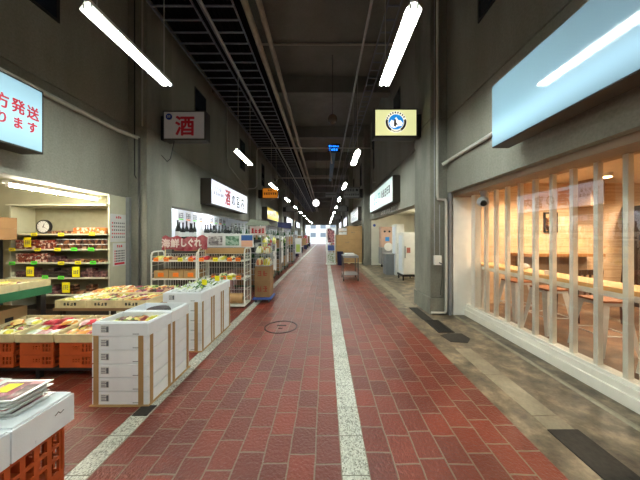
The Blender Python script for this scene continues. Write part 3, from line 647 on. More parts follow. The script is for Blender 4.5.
# pillowy packets
def pillow(w, d, h, seed, m, name='food_packet', pp=None):
    rr = random.Random(seed); bm = bmesh.new(); bmesh.ops.create_grid(bm, x_segments=8, y_segments=6, size=.5)
    top = {}
    q = MB()
    nx, ny = 9, 7; T = [[None]*ny for _ in range(nx)]; Bt = [[None]*ny for _ in range(nx)]
    for i in range(nx):
        for j in range(ny):
            u, v = i/(nx-1)*2-1, j/(ny-1)*2-1; e = max(0, (1-abs(u)**3)*(1-abs(v)**3))**.6
            jx, jy = rr.uniform(-.03, .03)*w, rr.uniform(-.03, .03)*d
            T[i][j] = q.bm.verts.new((u*w/2+jx, v*d/2+jy, .15*h+e*h*(.72+rr.uniform(-.14, .14))))
            Bt[i][j] = q.bm.verts.new((u*w/2*.92+jx, v*d/2*.92+jy, 0 if e > .1 else .12*h))
    for i in range(nx-1):
        for j in range(ny-1):
            q._f([T[i][j], T[i+1][j], T[i+1][j+1], T[i][j+1]]); q._f([Bt[i][j], Bt[i][j+1], Bt[i+1][j+1], Bt[i+1][j]])
    for i in range(nx-1):
        q._f([T[i][0], Bt[i][0], Bt[i+1][0], T[i+1][0]]); q._f([T[i][ny-1], T[i+1][ny-1], Bt[i+1][ny-1], Bt[i][ny-1]])
    for j in range(ny-1):
        q._f([T[0][j], T[0][j+1], Bt[0][j+1], Bt[0][j]]); q._f([T[nx-1][j], Bt[nx-1][j], Bt[nx-1][j+1], T[nx-1][j+1]])
    bm.free()
    return tag(q.build(name, m, smooth=True, origin=(0, 0, 0)), 'x', 'food packet')
packs = [pillow(.15, .11, .05, 20+i, P[i]) for i in range(8)]
def fill(x0, x1, y0, y1, z, kinds, nx, ny, where, group, seed, tilt=0, zs=0):
    rr = random.Random(seed); i = 0
    for a in range(nx):
        for b_ in range(ny):
            k = kinds[(i*7+seed) % len(kinds)] if rr.random() < .6 else rr.choice(kinds); i += 1
            x = x0+(a+.5)*(x1-x0)/nx; y = y0+(b_+.5)*(y1-y0)/ny
            lab = '%s packet in %s, %s from left, %s row' % (PN[k], where, ORD[a], ORD[b_])
            o = place(packs[k], (x, y, z+zs*(y-y0)), lab, group)
            sx = (x1-x0)/nx/.15*1.02; sy = (y1-y0)/ny/.11*1.02
            o.scale = (sx, sy, rr.uniform(.8, 1.15)); o.rotation_euler = (tilt, 0, rr.uniform(-.12, .12))

A0x, A0y = -1.8075, 2.118+.158
for c, nm in ((0, 'front'), (1, 'rear')):
    for l in range(6):
        p = foamT if l == 5 else foamA
        place(p, (A0x, A0y+.317*c, .012+.1215*l), 'white foam box, %s level of the %s column in the nearer stack' % (LEV[l], nm), 'stacked white foam boxes')
for c in range(3):
    for l in range(6):
        p = foamT if l == 5 else foamA
        o = place(p, (-1.85, 3.264+.315*c, .012+.1265*l), 'white foam box, %s level of the %s column in the farther stack' % (LEV[l], ['front', 'middle', 'rear'][c]), 'stacked white foam boxes')
        o.scale = (1, 1, 1.04)
tag(MB().box(-2.07, -1.545, 2.105, 2.76, 0, .011).build('cardboard_sheet', M['card']), 'brown cardboard sheet under the nearer foam box stack', 'cardboard')
tag(MB().box(-2.11, -1.59, 3.095, 4.06, 0, .011).build('cardboard_sheet', M['card']), 'brown cardboard sheet under the farther foam box stack', 'cardboard')
fill(-2.03, -1.585, 2.145, 2.41, .672, [2, 1, 6, 3, 0], 3, 2, 'the near foam box', 'packets in the near foam box', 3, zs=0)
tag(MB().lathe([(.06, 0), (.1, .02), (.12, .05), (.1, .08), (.04, .085)], (-1.8, 2.59, .645), 14).build('seaweed_bundle', mat('dark_seaweed', (40, 26, 28), .4, noise=.4, nscale=40, bump=.6), smooth=True), 'dark seaweed bundle in the rear box of the nearer foam stack', 'seaweed')
# leek bunches and tags in the far stack
for c in range(3):
    r = random.Random(40+c)
    for k in range(4):
        b = thing('leek_bunch', 'pale green and white leek bunch, %s in the %s box of the farther foam stack' % (ORD[k], ['front', 'middle', 'rear'][c]), 'vegetable', (-2.0+.1*k, 3.264+.315*c, .69), 'leek bunches in foam boxes')
        cx, cy, cz = b.location; q = MB(); q2 = MB()
        for s in range(4):
            dx = r.uniform(-.02, .02); q.tube([(cx+dx, cy-.11, cz+.045+.012*s), (cx+dx*2, cy+.0, cz+.07+.01*s)], .014, 6)
            q2.tube([(cx+dx*2, cy+.0, cz+.07+.01*s), (cx+dx*4, cy+.06, cz+.1+.012*s), (cx+dx*5, cy+.1, cz+.085+.01*s)], .013, 6, .004)
        q.build('stalks', M['film'], b, smooth=True); q2.build('leaves', P[4], b, smooth=True)
for k, (x, y) in enumerate(((-1.72, 3.42), (-1.68, 3.74))):
    o = thing('price_card', 'yellow price card standing up between the leeks, %s one' % ['nearer', 'farther'][k], 'price card', (x, y, .77), 'yellow cards in the leek boxes')
    MB().box(x-.035, x+.035, y-.002, y+.002, .8, .88).build('card', M['yellow'], o); MB().tube([(x, y+.004, .72), (x, y+.004, .82)], .003, 5).build('pick', M['wood'], o)

# orange crates
def make_crate(w, d, h, name='plastic_crate', slots=9, dslots=6):
    q = MB(); t = .012; rim = .022
    q.box(-w/2, w/2, -d/2, d/2, 0, .012)
    for z0, z1 in ((.012, .012+rim), (h-rim, h-.002)):
        q.box(-w/2, w/2, -d/2, -d/2+t, z0, z1); q.box(-w/2, w/2, d/2-t, d/2, z0, z1); q.box(-w/2, -w/2+t, -d/2+t, d/2-t, z0, z1); q.box(w/2-t, w/2, -d/2+t, d/2-t, z0, z1)
    za, zb = .012+rim, h-rim
    for s in (-1, 1):
        yo = s*(d/2-t/2)
        for k in range(slots+1):
            x = -w/2+.012+(w-.024)*k/slots; ww = .016 if k not in (0, slots) else .03
            q.box(x-ww/2, x+ww/2, yo-t/2+.001, yo+t/2-.001, za, zb)
        # solid panel with a hand hole
        q.box(-w*.42, -w*.18, yo-t/2, yo+t/2, za, zb)
        q.box(-w*.12, w*.14, yo-t/2, yo+t/2, za, za+(zb-za)*.3); q.box(-w*.12, w*.14, yo-t/2, yo+t/2, za+(zb-za)*.75, zb)
        q.box(w*.1, w*.16, yo-t/2, yo+t/2, za, zb); q.box(-w*.2, -w*.1, yo-t/2, yo+t/2, za, zb)
        xo = s*(w/2-t/2)
        for k in range(dslots+1):
            y = -d/2+.012+(d-.024)*k/dslots; ww = .02
            q.box(xo-t/2+.001, xo+t/2-.001, y-ww/2, y+ww/2, za, zb)
        for f in (.36, .68) if h > .2 else (.5,):
            zz = za+(zb-za)*f; q.box(xo-t/2, xo+t/2, -d/2+t, d/2-t, zz-.008, zz+.008)
            q.box(-w/2+t, w/2-t, yo-t/2+.002, yo+t/2-.002, zz-.006, zz+.006)
    return tag(q.build(name, M['orange'], origin=(0, 0, 0)), 'x', 'crate')
cr1 = make_crate(.35, .44, .134); cr2 = make_crate(.36, .5, .256, slots=8, dslots=9)
# near display: black stand, orange crates, pale wooden trays
r = thing('low_stand', 'black low stand carrying orange crates in front of the left shop', 'stand', (-3.05, 2.745, 0))
MB().box(-3.72, -2.4, 2.52, 2.98, .085, .113).build('deck', M['black'], r)
for x in (-3.7, -3.05, -2.45):
    for y in (2.53, 2.93): MB().box(x, x+.04, y, y+.04, 0, .085).build('leg', M['black'], r)
def make_tray(w, d, h, marked=False):
    r = thing('wooden_tray', 'x', 'tray')
    q = MB(); open_box(q, -w/2, w/2, -d/2, d/2, 0, h, .01, .008); q.build('box', M['wood'], r)
    q = MB()
    for sx in (-1, 1):
        for sy in (-1, 1): q.box(sx*(w/2-.02)-.009, sx*(w/2-.02)+.009, sy*(d/2-.02)-.009, sy*(d/2-.02)+.009, .009, h-.002)
    q.build('corner_blocks', M['wood'], r)
    if marked: q = MB(); marks(q, 4, .035, .035, (0, -d/2, h*.5), FF, random.Random(9), .3, d=.001, bold=.3); q.build('print', M['ink'], r)
    return r
tr1 = make_tray(.398, .46, .09)
TN = ['leftmost', 'middle', 'rightmost']
for i, x in enumerate((-3.465, -3.047, -2.63)):
    for l in range(2):
        place(cr1, (x+.01, 2.745, .114+.135*l), 'orange plastic crate, %s one under the %s near wooden tray' % (['lower', 'upper'][l], TN[i]), 'orange crates under the near trays')
    o = place(tr1, (x, 2.742, .4), 'pale wooden tray of packets on orange crates, %s of three' % TN[i], 'near wooden trays')
    o.rotation_euler = (math.radians(6.5), 0, 0); o.location.z = .41
    fill(x-.18, x+.18, 2.55, 2.94, .42, [[2, 3, 0], [1, 7, 2, 3, 1], [2, 7, 1, 0]][i], 3, 3, 'the %s near wooden tray' % TN[i], 'packets in the near wooden trays', 10+i, tilt=.11, zs=.11)
    rr = random.Random(60+i)
    for k in range(3):
        kd = [[2, 2, 3], [1, 1, 2], [1, 2, 7]][i][k]; o = place(packs[kd], (x-.1+.1*k, 2.78+.06*(k % 2), .49), '%s packet heaped on top in the %s near wooden tray, %s one' % (PN[kd], TN[i], ORD[k]), 'packets in the near wooden trays')
        o.scale = (1, 1, .9); o.rotation_euler = (.1, 0, rr.uniform(-.5, .5))
# middle display table with printed trays
r = thing('display_table', 'brown wooden display table under the printed trays', 'table', (-3.0, 3.65, 0))
MB().box(-3.63, -2.37, 3.2, 4.12, .5, .538).build('table_top', M['card2'], r)
for x in (-3.6, -2.45):
    for y in (3.24, 4.03): MB().box(x, x+.05, y, y+.05, 0, .5).build('leg', M['dark'], r)
tr2 = make_tray(.404, .455, .1, True)
for j in range(2):
    for i, x in enumerate((-3.41, -3.0, -2.59)):
        w_ = '%s printed tray of the %s row' % (TN[i], ['front', 'back'][j])
        place(tr2, (x, 3.435+.46*j, .539), 'pale wooden tray with black print, %s of the %s row' % (TN[i], ['front', 'back'][j]), 'printed wooden trays')
        fill(x-.19, x+.19, 3.23+.46*j, 3.64+.46*j, .6+.02*j, [[3, 3, 7, 2], [3, 0, 5, 4], [5, 0, 3, 2], [3, 2, 0], [4, 2, 5, 0], [0, 6, 5, 2]][i+3*j], 3, 3, '%s %s printed tray' % (TN[i], ['front', 'back'][j]), 'packets in the printed trays', 20+i+3*j)
# green-clothed table at the far left
r = thing('cloth_table', 'table with a green cloth carrying wooden trays inside the left shop', 'table', (-4.4, 2.6, 0))
MB().box(-5.2, -3.76, 1.9, 3.3, .77, .822).build('table_top', M['green'], r)
MB().box(-3.765, -3.755, 1.9, 3.3, .72, .822).build('cloth_edge', M['green'], r)
for x in (-5.15, -3.85):
    for y in (1.95, 3.2): MB().box(x, x+.06, y, y+.06, 0, .77).build('leg', M['black'], r)
tr3 = make_tray(.6, .34, .085)
for i, y in enumerate((2.27, 2.615, 2.96)):
    for j, x in enumerate((-4.07, -4.7)):
        w_ = '%s %s tray on green table' % (['near', 'middle', 'far'][i], ['aisle side', 'inner side'][j])
        place(tr3, (x, y+.17, .823), 'pale wooden tray, %s' % w_, 'trays on the green table')
        if j == 0: fill(x-.28, x+.28, y+.02, y+.32, .845, [2, 2, 3, 0, 7], 4, 2, w_, 'packets on the green table', 50+i)
b0 = thing('cardboard_box', 'brown cardboard box with a dark hand hole under the green table', 'cardboard box', (-4.02, 2.9, 0))
MB().box(-4.25, -3.87, 2.75, 3.12, .3, .6).build('carton', M['card'], b0); MB().box(-3.869, -3.868, 2.9, 2.98, .42, .5).build('hand_hole', M['black'], b0)
tag(MB().box(-4.3, -3.86, 2.72, 3.15, 0, .298).build('cardboard_box', M['card2']), 'plain brown box on the floor beneath the hand-holed box', 'cardboard box')
# foam boxes in the near corner
for l in range(2): place(cr2, (-1.545, 1.005, .002+.257*l), 'big orange lattice crate in the near left corner, %s of two' % ['lower', 'upper'][l], 'big orange crates')
foamN = make_foam(.5, .256, .152, False, False)
o = place(foamN, (-1.6, 1.163, .516), 'white foam box carrying fish trays in the near left corner', 'foam boxes on big orange crates')
q = MB(); rr = random.Random(8)
q.tube([(-1.3495, 1.2, .6), (-1.3495, 1.215, .61), (-1.3495, 1.225, .597), (-1.3495, 1.24, .605)], .0022, 5)
MB().box(-1.842, -1.358, 1.043, 1.283, .656, .667).build('lid', M['foam'], o)
o2 = copy_tree(foamN, (-1.6, .9, .516), 0, 'white foam box nearest the viewer beside the fish tray box')
q.build('pen_scrawl', M['ink'], o)
MB().box(-1.35, -1.3485, 1.12, 1.2, .53, .545).build('grip_ledge', M['foam'], o)
ft = thing('fish_tray', 'x', 'food tray')
q = MB(); w, d = .21, .17
q.prism([(-w/2+.02, -d/2), (w/2-.02, -d/2), (w/2, -d/2+.02), (w/2, d/2-.02), (w/2-.02, d/2), (-w/2+.02, d/2), (-w/2, d/2-.02), (-w/2, -d/2+.02)], Matrix.Identity(4), .006)
q.box(-w/2+.015, w/2-.015, -d/2+.015, d/2-.015, .006, .014); q.build('dish', M['film'], ft)
q = MB(); q.prism([(-w/2+.005, -d/2-.006), (w/2+.01, -d/2+.004), (w/2+.012, d/2), (-w/2, d/2+.008)], Matrix.Translation((0, 0, .0142)), .003); q.build('film_lid', M['film'], ft)
MB().box(-w/2+.01, w/2-.01, -d/2+.012, d/2-.012, .0172, .0178).build('contents', P[5], ft)
rr = random.Random(6)
for s, (x, y, n) in enumerate(((-1.535, 1.165, 4), (-1.765, 1.17, 4))):
    for l in range(n):
        o = place(ft, (x+rr.uniform(-.014, .014), y+rr.uniform(-.01, .01), .6685+.0225*l), 'film-wrapped fish tray, %s from bottom of the %s pile' % (ORD[l], ['right', 'left'][s]), 'wrapped fish trays', rr.uniform(-.08, .08))
    o = o
    if s == 0: MB().box(x-.055, x+.015, y-.02, y+.05, .6685+.0225*3+.018, .6685+.0225*3+.0187).build('yellow_label', M['yellow'], o)

# ---------------------------------------------------------------- left shop shelf
r = thing('store_shelf', 'tall beige steel shelf unit in the left shop', 'shelf', (-4.95, 4.65, 0))
SX0, SX1, SY0, SY1 = -5.93, -4.06, 4.45, 4.9
SH = [.415, .73, 1.009, 1.259, 1.543, 2.093]
for z in SH: MB().box(SX0, SX1+(.06 if z == .415 else 0), SY0, SY1, z-.025, z).build('shelf_board', mat('beige_steel', (206, 204, 180), .5), r)
for x in (SX0, SX1-.02): MB().box(x, x+.03, SY0+.06, SY1, 0, SH[-1]-.025 if x < -5 else 2.28).build('side_panel', mat('beige_steel', 0), r)
MB().box(SX0+.03, SX1-.02, SY1-.01, SY1, .02, 2.06).build('back_panel', mat('perforated_board', (168, 164, 138), .6, noise=.1), r)
MB().box(SX0, SX1, SY0+.05, SY1, .0, .12).build('base', M['dark'], r)
tub = thing('food_tub', 'x', 'food tub')
MB().lathe([(.038, 0), (.044, .05), (.044, .06)], n=14).build('cup', P[6], tub, smooth=True); MB().lathe([(.047, .06), (.047, .067), (.044, .07)], n=14).build('lid', M['film'], tub, smooth=True)
pk = {}
def brick_pack(col, nm):
    q = MB(); q.box(-.06, .06, -.05, .05, 0, .035); q.box(-.055, .055, -.045, .045, .035, .042); o = q.build('food_pack', [col], origin=(0, 0, 0), bevel=.004); tag(o, 'x', 'food packet'); return o
pk['dark'] = brick_pack(P[6], 'dark'); pk['red'] = brick_pack(produce('reddish_brown_packs', [(120, 44, 34), (150, 70, 50), (214, 190, 180), (90, 30, 26)], 30), 'red'); pk['orange'] = brick_pack(produce('orange_label_packs', [(226, 100, 40), (236, 140, 60), (230, 210, 190)], 26), 'orange'); pk['blackish'] = brick_pack(mat('black_pouch', (44, 34, 34), .3, noise=.4, nscale=30), 'black'); pk['plum'] = brick_pack(produce('plum_packs', [(84, 50, 54), (116, 84, 80), (60, 36, 40)], 26), 'plum')
RN = {5: 'top', 4: 'second', 3: 'third', 2: 'fourth', 1: 'fifth', 0: 'lowest'}
rr = random.Random(12)
def shelf_row(lv, kindf, n0, n1, stack):
    n = 15
    for i in range(n0, n1):
        x = SX0+.1+(SX1-SX0-.2)*i/(n-1); k = kindf(i)
        for s in range(stack(i)):
            if k == 'tub': place(tub, (x, SY0+.09, SH[lv]+.0925*s), 'brown food tub, %s spot from left on %s board, %s in pile' % (ORD[i], RN[lv], ORD[s]), 'tubs on the shelf unit').scale = (1.3, 1.3, 1.3)
            else: place(pk[k], (x, SY0+.09, SH[lv]+.0565*s), '%s packet, %s spot from left on %s board, %s in pile' % (k, ORD[i], RN[lv], ORD[s]), 'packets on the shelf unit').scale = (1, 1.3, 1.32)
shelf_row(4, lambda i: 'orange' if i > 9 else 'dark', 6, 15, lambda i: 2 if i > 9 else 1)
shelf_row(3, lambda i: 'tub' if i > 6 else 'red', 1, 15, lambda i: 2 if i > 6 else 3)
shelf_row(2, lambda i: 'red' if i < 6 else ('plum' if i < 11 else 'dark'), 1, 15, lambda i: 3 if i < 6 else (2 if i < 8 else 1))
shelf_row(1, lambda i: 'plum' if i < 5 or i > 9 else 'blackish', 1, 15, lambda i: 2 + (i % 3 == 0))
shelf_row(0, lambda i: 'plum' if i < 9 else 'dark', 2, 14, lambda i: 1 + (i % 3 == 0)*2)
def pcard(px, pyc, w, h, m, where, thick=.003):
    yy = SY0-.006; x = (px-325)*yy/240; z = 1.5-(pyc-236)*yy/240
    q = MB(); q.box(x-w/2, x+w/2, yy-thick, yy+.004, z-h/2, z+h/2); q.mi = 1; marks(q, 3, w*.2, h*.4, (x, yy-thick, z), FF, rr, .2, d=.0006, bold=.2)
    tag(q.build('price_card', [m, M['greyink']]), where, 'price card', 'price cards on the shelf unit')
k = 0
for px, py, m, nm in ((34, 234.5, 'yellow', 'yellow'), (61, 234.5, 'yellow', 'yellow'), (92, 234, 'yellow', 'yellow'), (12, 249.5, 'yellow', 'yellow'), (37.5, 249.5, 'yellow', 'yellow'), (57.5, 249.5, 'yellow', 'yellow'), (74, 249.3, 'lime', 'green'), (91, 249.3, 'lime', 'green'),
                      (12, 263.3, 'lime', 'green'), (34, 262.8, 'lime', 'green'), (61, 263.2, 'yellow', 'yellow'), (78, 262.7, 'yellow', 'yellow'), (93, 262.6, 'lime', 'green'), (61, 277.6, 'lime', 'green'), (45, 277, 'lime', 'green')):
    lev = {234: 'second', 249: 'third', 263: 'fourth', 262: 'fourth', 277: 'fifth'}[int(py)]
    pcard(px, py, .11, .062, M[m], 'small %s price tag on the edge of the %s board, %s tenth of its width' % (nm, lev, ORD[max(0, int(px/10.5)-0)].replace('first', 'one') if False else ORD[int(px/10.5)])); k += 1
pcard(27.5, 242.3, .13, .18, M['yellow'], 'tall yellow price card hanging over the red packets on the third board')
pcard(30, 271.5, .135, .18, M['yellow'], 'tall yellow price card hanging on the left of the fifth board')
pcard(76, 272, .135, .19, M['yellow'], 'tall yellow price card hanging on the right of the fifth board')
pcard(66, 287.5, .14, .19, M['yellow'], 'tall tilted yellow price card above the lowest board')
r = thing('wall_clock', 'round white clock with black rim leaning on the second board', 'clock', (-5.31, 4.56, 1.543))
T = frame((-5.31, 4.52, 1.675), FF)
MB().prism([(math.cos(2*PI*k/28)*.135, math.sin(2*PI*k/28)*.13) for k in range(28)], T @ Matrix.Translation((0, 0, -.04)), .04).build('rim', M['black'], r)
MB().prism([(math.cos(2*PI*k/28)*.112, math.sin(2*PI*k/28)*.108) for k in range(28)], T, .003).build('dial', M['label'], r)
q = MB(); q.prism([(-.005, -.02), (.005, -.02), (.03, .06), (.022, .062)], T @ Matrix.Translation((0, 0, .003)), .002); q.prism([(-.01, .01), (-.006, .0), (.07, -.04), (.07, -.036)], T @ Matrix.Translation((0, 0, .003)), .002)
for k in range(12): q.box(-.003, .003, .088, .102, .003, .005, T @ Matrix.Rotation(k*PI/6, 4, 'Z'))
q.build('hands', M['ink'], r)
# two calendars hanging on the aisle side of the shelf end
for nm, y0, y1, z0, z1, red in (('upper', 4.525, 4.88, 1.385, 1.925, 3), ('lower', 4.58, 4.87, .92, 1.36, 5)):
    X = SX1+.011; yc = (y0+y1)/2
    r = thing('wall_calendar', '%s one of two white calendars hanging on the shelf end' % nm, 'calendar', (X, yc, z0))
    MB().box(X, X+.006, y0, y1, z0, z1).build('sheet', M['label'], r)
    q = MB(); q2 = MB(); ra = random.Random(int(z0*100)); st_ = (y1-y0-.05)/7; sh_ = (z1-z0-.2)/5
    for a in range(7):
        for b_ in range(5): (q2 if a == 0 or red == 3 and b_ == 1 else q).box(X+.006, X+.007, y0+.03+a*st_, y0+.03+a*st_+.022, z0+.08+b_*sh_, z0+.08+b_*sh_+.028)
    q.build('dates', M['greyink'], r)
    if red == 5: q2.box(X+.006, X+.007, y0+.03, y1-.03, z0+.02, z0+.06)
    marks(q2, 3, .035, .04, (X+.006, yc, z1-.06), FL, ra, bold=.3, d=.001); q2.build('red_print', M['red'], r)
# shelf at the far left with cartons, plus shop lamps
r = thing('steel_rack', 'black steel rack at the far left of the shop', 'rack', (-6.35, 4.2, 0))
for x in (-6.75, -6.02):
    for y in (3.95, 4.4): MB().box(x, x+.05, y, y+.05, 0, 1.399).build('post', M['black'], r)
for z in (.5, 1.0, 1.4): MB().box(-6.75, -5.97, 3.95, 4.45, z, z+.03).build('rack_shelf', M['black'], r)
for i in range(2):
    c = thing('cardboard_box', '%s brown carton with white stickers on the black rack' % ['lower', 'upper'][i], 'cardboard box', (-5.95, 4.15, 1.431+.2*i), 'cartons on the black rack')
    MB().box(-6.7, -5.62, 3.97, 4.38, 1.431+.2*i, 1.629+.2*i).build('carton', M['card2'], c); MB().box(-5.8, -5.72, 3.967, 3.97, 1.5+.2*i, 1.57+.2*i).build('sticker', M['label'], c)
def shop_lamp(x, y, z, tm, label, ceil, rz=0, L=1.2):
    o = thing('tube_lamp', label, 'lamp', (x, y, z), 'tube lamps inside the shops')
    MB().box(x-.05, x+.05, y-L/2, y+L/2, z+.03, z+.07).build('housing', M['white'], o)
    MB().tube([(x, y-L/2+.03, z), (x, y+L/2-.03, z)], .016, 8).build('tube', tm, o, smooth=True)
    for s in (-1, 1): MB().box(x-.015, x+.015, y+s*(L/2-.02)-.01, y+s*(L/2-.02)+.01, z-.02, z+.03).build('socket', M['white'], o)
    for s in (-1, 1): MB().tube([(x, y+s*L*.35, z+.07), (x, y+s*L*.35, ceil)], .006, 6).build('hanging_rod', M['white'], o)
    return o
shop_lamp(-4.45, 4.02, 2.21, M['shoptube'], 'lit tube lamp hanging over the goods in the left shop', 2.6, L=1.36)
shop_lamp(-6.6, 2.8, 2.4, M['shoptube'], 'lit tube lamp deep inside the left shop', 2.6)
shop_lamp(-4.6, .9, 2.4, M['shoptube'], 'lit tube lamp in the left shop nearest the viewer', 2.6)
for i, y in enumerate((7.6, 10.3)): shop_lamp(-4.62, y, 2.42, M['cooltube'], 'cool white tube lamp inside the liquor shop, %s one' % ['near', 'far'][i], 2.5)
for k in range(1, 5):
    shop_lamp(-4.65, 16.6+BAY*(k-1), 2.4, M['cooltube'], 'tube lamp inside the left shop of bay %s beyond the liquor shop' % ORD[k-1], 2.5)
    shop_lamp(3.5, 16.2+BAY*(k-1), 2.45, M['cooltube'], 'tube lamp inside the right shop of bay %s beyond the carton stack' % ORD[k-1], 2.6)
for i, (x, y) in enumerate(((4.25, 7.0), (4.25, 10.0))): shop_lamp(x, y, 2.53, M['shoptube'], 'tube lamp inside the second right shop, %s one' % ['near', 'far'][i], 2.6)

# ---------------------------------------------------------------- white wire racks with goods
def make_rack(x0, x1, y0, y1, zt, label):
    r = thing('wire_rack', label, 'rack', ((x0+x1)/2, (y0+y1)/2, 0), 'white wheeled racks')
    wm = mat('white_wire', (226, 224, 214), .4); t = .016
    for x in (x0+t, x1-t):
        q = MB(); q.tube([(x, y0+t, .07), (x, y0+t, zt-.08), (x, y0+t+.025, zt-.02), (x, y0+t+.08, zt), (x, y1-t-.08, zt), (x, y1-t-.025, zt-.02), (x, y1-t, zt-.08), (x, y1-t, .07)], t, 8)
        for z in (.2, .38, .56, .72, .88, 1.06): q.tube([(x, y0+t, z), (x, y1-t, z)], .007, 6)
        q.tube([(x, (y0+y1)/2, .07), (x, (y0+y1)/2, zt)], .007, 6); q.build('end_frame', wm, r, smooth=True)
    for z in (.06, .615, .99): MB().box(x0+t, x1-t, y0+.008, y1-.008, z-.028, z).build('shelf_board', wm, r)
    q = MB()
    for k in range(17): x = x0+.05+(x1-x0-.1)*k/16; q.tube([(x, y1-.02, .06), (x, y1-.02, 1.1)], .004, 5)
    for z in (.3, .8, 1.1): q.tube([(x0+t, y1-.02, z), (x1-t, y1-.02, z)], .005, 5)
    q.build('back_wires', wm, r)
    for x in (x0+.05, x1-.05):
        for y in (y0+.05, y1-.05): MB().tube([(x-.012, y, .016), (x+.012, y, .016)], .016, 10).build('castor', M['black'], r)
    return r
RY0, RY1 = 4.98, 5.42
make_rack(-3.63, -2.66, RY0, RY1, 1.17, 'white wheeled rack with cartons next to the left pillar')
make_rack(-2.65, -1.66, RY0, RY1, 1.24, 'white wheeled rack with orange price tags nearest the aisle')
for i in range(3):
    c = thing('goods_carton', 'open brown carton on the rack by the pillar, %s from the left' % ORD[i], 'carton', (-3.42+.31*i, 5.13, .616), 'cartons on the rack by the pillar')
    x = -3.42+.31*i; q = MB(); open_box(q, x-.145, x+.145, 5.0, 5.3, .616, .78, .008); q.build('carton', M['card'], c)
    q = MB(); q.box(x-.06, x+.06, 4.995, 4.999, .65, .735); q.build('orange_label', M['ocard'], c)
def goods(xs, z, kinds, where, n0=0):
    for i, x in enumerate(xs):
        k = kinds[i % len(kinds)]
        o = place(packs[k], (x, 5.14, z), '%s goods packet %s, %s from left' % (PN[k], where, ORD[i]), 'packets on the white racks'); o.scale = (1.15, 1.8, 1.9)
        o.rotation_euler = (0, 0, 0)
def tags(xs, z, where, ms=('ocard',)):
    for i, x in enumerate(xs):
        m = ms[i % len(ms)]; q = MB(); q.box(x-.05, x+.05, RY0-.012, RY0-.009, z, z+.075); q.mi = 1; marks(q, 3, .02, .03, (x, RY0-.012, z+.037), FF, rr, d=.0006)
        tag(q.build('price_card', [M[m], M['greyink']]), '%s price card %s, %s from left' % ({'ocard': 'orange', 'yellow': 'yellow'}[m], where, ORD[i]), 'price card', 'price cards on the white racks')
goods([-3.52, -3.35, -3.16, -2.98, -2.8], .991, [3, 2, 6, 7, 1], 'on the upper board of the rack by the pillar')
goods([-2.54, -2.36, -2.18, -2.0, -1.82], .991, [1, 6, 3, 0, 6], 'on the upper board of the aisle rack')
goods([-2.36, -2.18, -2.0, -1.82], .616, [6, 4, 3, 6], 'on the middle board of the aisle rack')
tags([-3.5, -3.29, -3.0, -2.78], .975, 'on the upper board of the rack by the pillar', ('ocard', 'ocard', 'yellow', 'ocard'))
tags([-2.56, -2.27, -1.98, -1.8], .975, 'on the upper board of the aisle rack', ('ocard', 'yellow', 'ocard', 'ocard'))
tags([-2.3, -2.1, -1.97, -1.79], .6, 'on the middle board of the aisle rack', ('ocard', 'ocard', 'yellow', 'ocard'))
r = thing('paper_roll', 'brown paper roll lying on the bottom of the aisle rack', 'roll', (-2.1, 5.15, .062))
MB().tube([(-2.55, 5.15, .17), (-1.75, 5.15, .17)], .105, 18).build('roll', M['card'], r, smooth=True); MB().tube([(-1.752, 5.15, .17), (-1.745, 5.15, .17)], .04, 12).build('core', M['dark'], r)
# crimson banner with white brush lettering, draped on cartons
r = thing('cloth_banner', 'crimson banner with white brush lettering draped above the racks', 'banner', (-3.2, 5.08, 1.18))
q = MB(); nx = 24; V = []
for i in range(nx+1):
    u = i/nx; x = -3.45+u*.97; row = []
    for j in range(5):
        v = j/4; row.append((x, 5.07+.02*math.sin(u*17+v*2)-.03*v*0+.02*math.sin(u*31), 1.2+v*.28+.02*math.sin(u*9)+(.025 if j == 4 else 0)*math.sin(u*23)))
    V.append(row)
F_ = [[q.bm.verts.new(p) for p in row] for row in V]; K_ = [[q.bm.verts.new((p[0], p[1]+.012, p[2])) for p in row] for row in V]
for i in range(nx):
    for j in range(4):
        q._f([F_[i][j], F_[i+1][j], F_[i+1][j+1], F_[i][j+1]]); q._f([K_[i][j], K_[i][j+1], K_[i+1][j+1], K_[i+1][j]])
    q._f([F_[i][0], K_[i][0], K_[i+1][0], F_[i+1][0]]); q._f([F_[i][4], F_[i+1][4], K_[i+1][4], K_[i][4]])
for i in (0, nx):
    for j in range(4): q._f([F_[i][j], F_[i][j+1], K_[i][j+1], K_[i][j]])
q.build('cloth', M['banner'], r, smooth=True)
q = MB(); text(q, '海鮮', .19, (-3.24, 5.03, 1.35), FF, 1.0, .006); text(q, 'しぐれ', .19, (-2.8, 5.03, 1.36), FF, .8, .008)
q.build('brush_lettering', mat('pale_brush_ink', (226, 206, 200), .7), r)
tag(MB().box(-3.3, -2.68, 5.25, 5.4, 1.17, 1.32).build('long_carton', M['card']), 'brown carton behind the crimson banner', 'carton')
for x in (-3.4, -2.55): MB().tube([(x, 5.11, 1.0), (x, 5.11, 1.5)], .01, 6).build('stay', M['wood'], r)
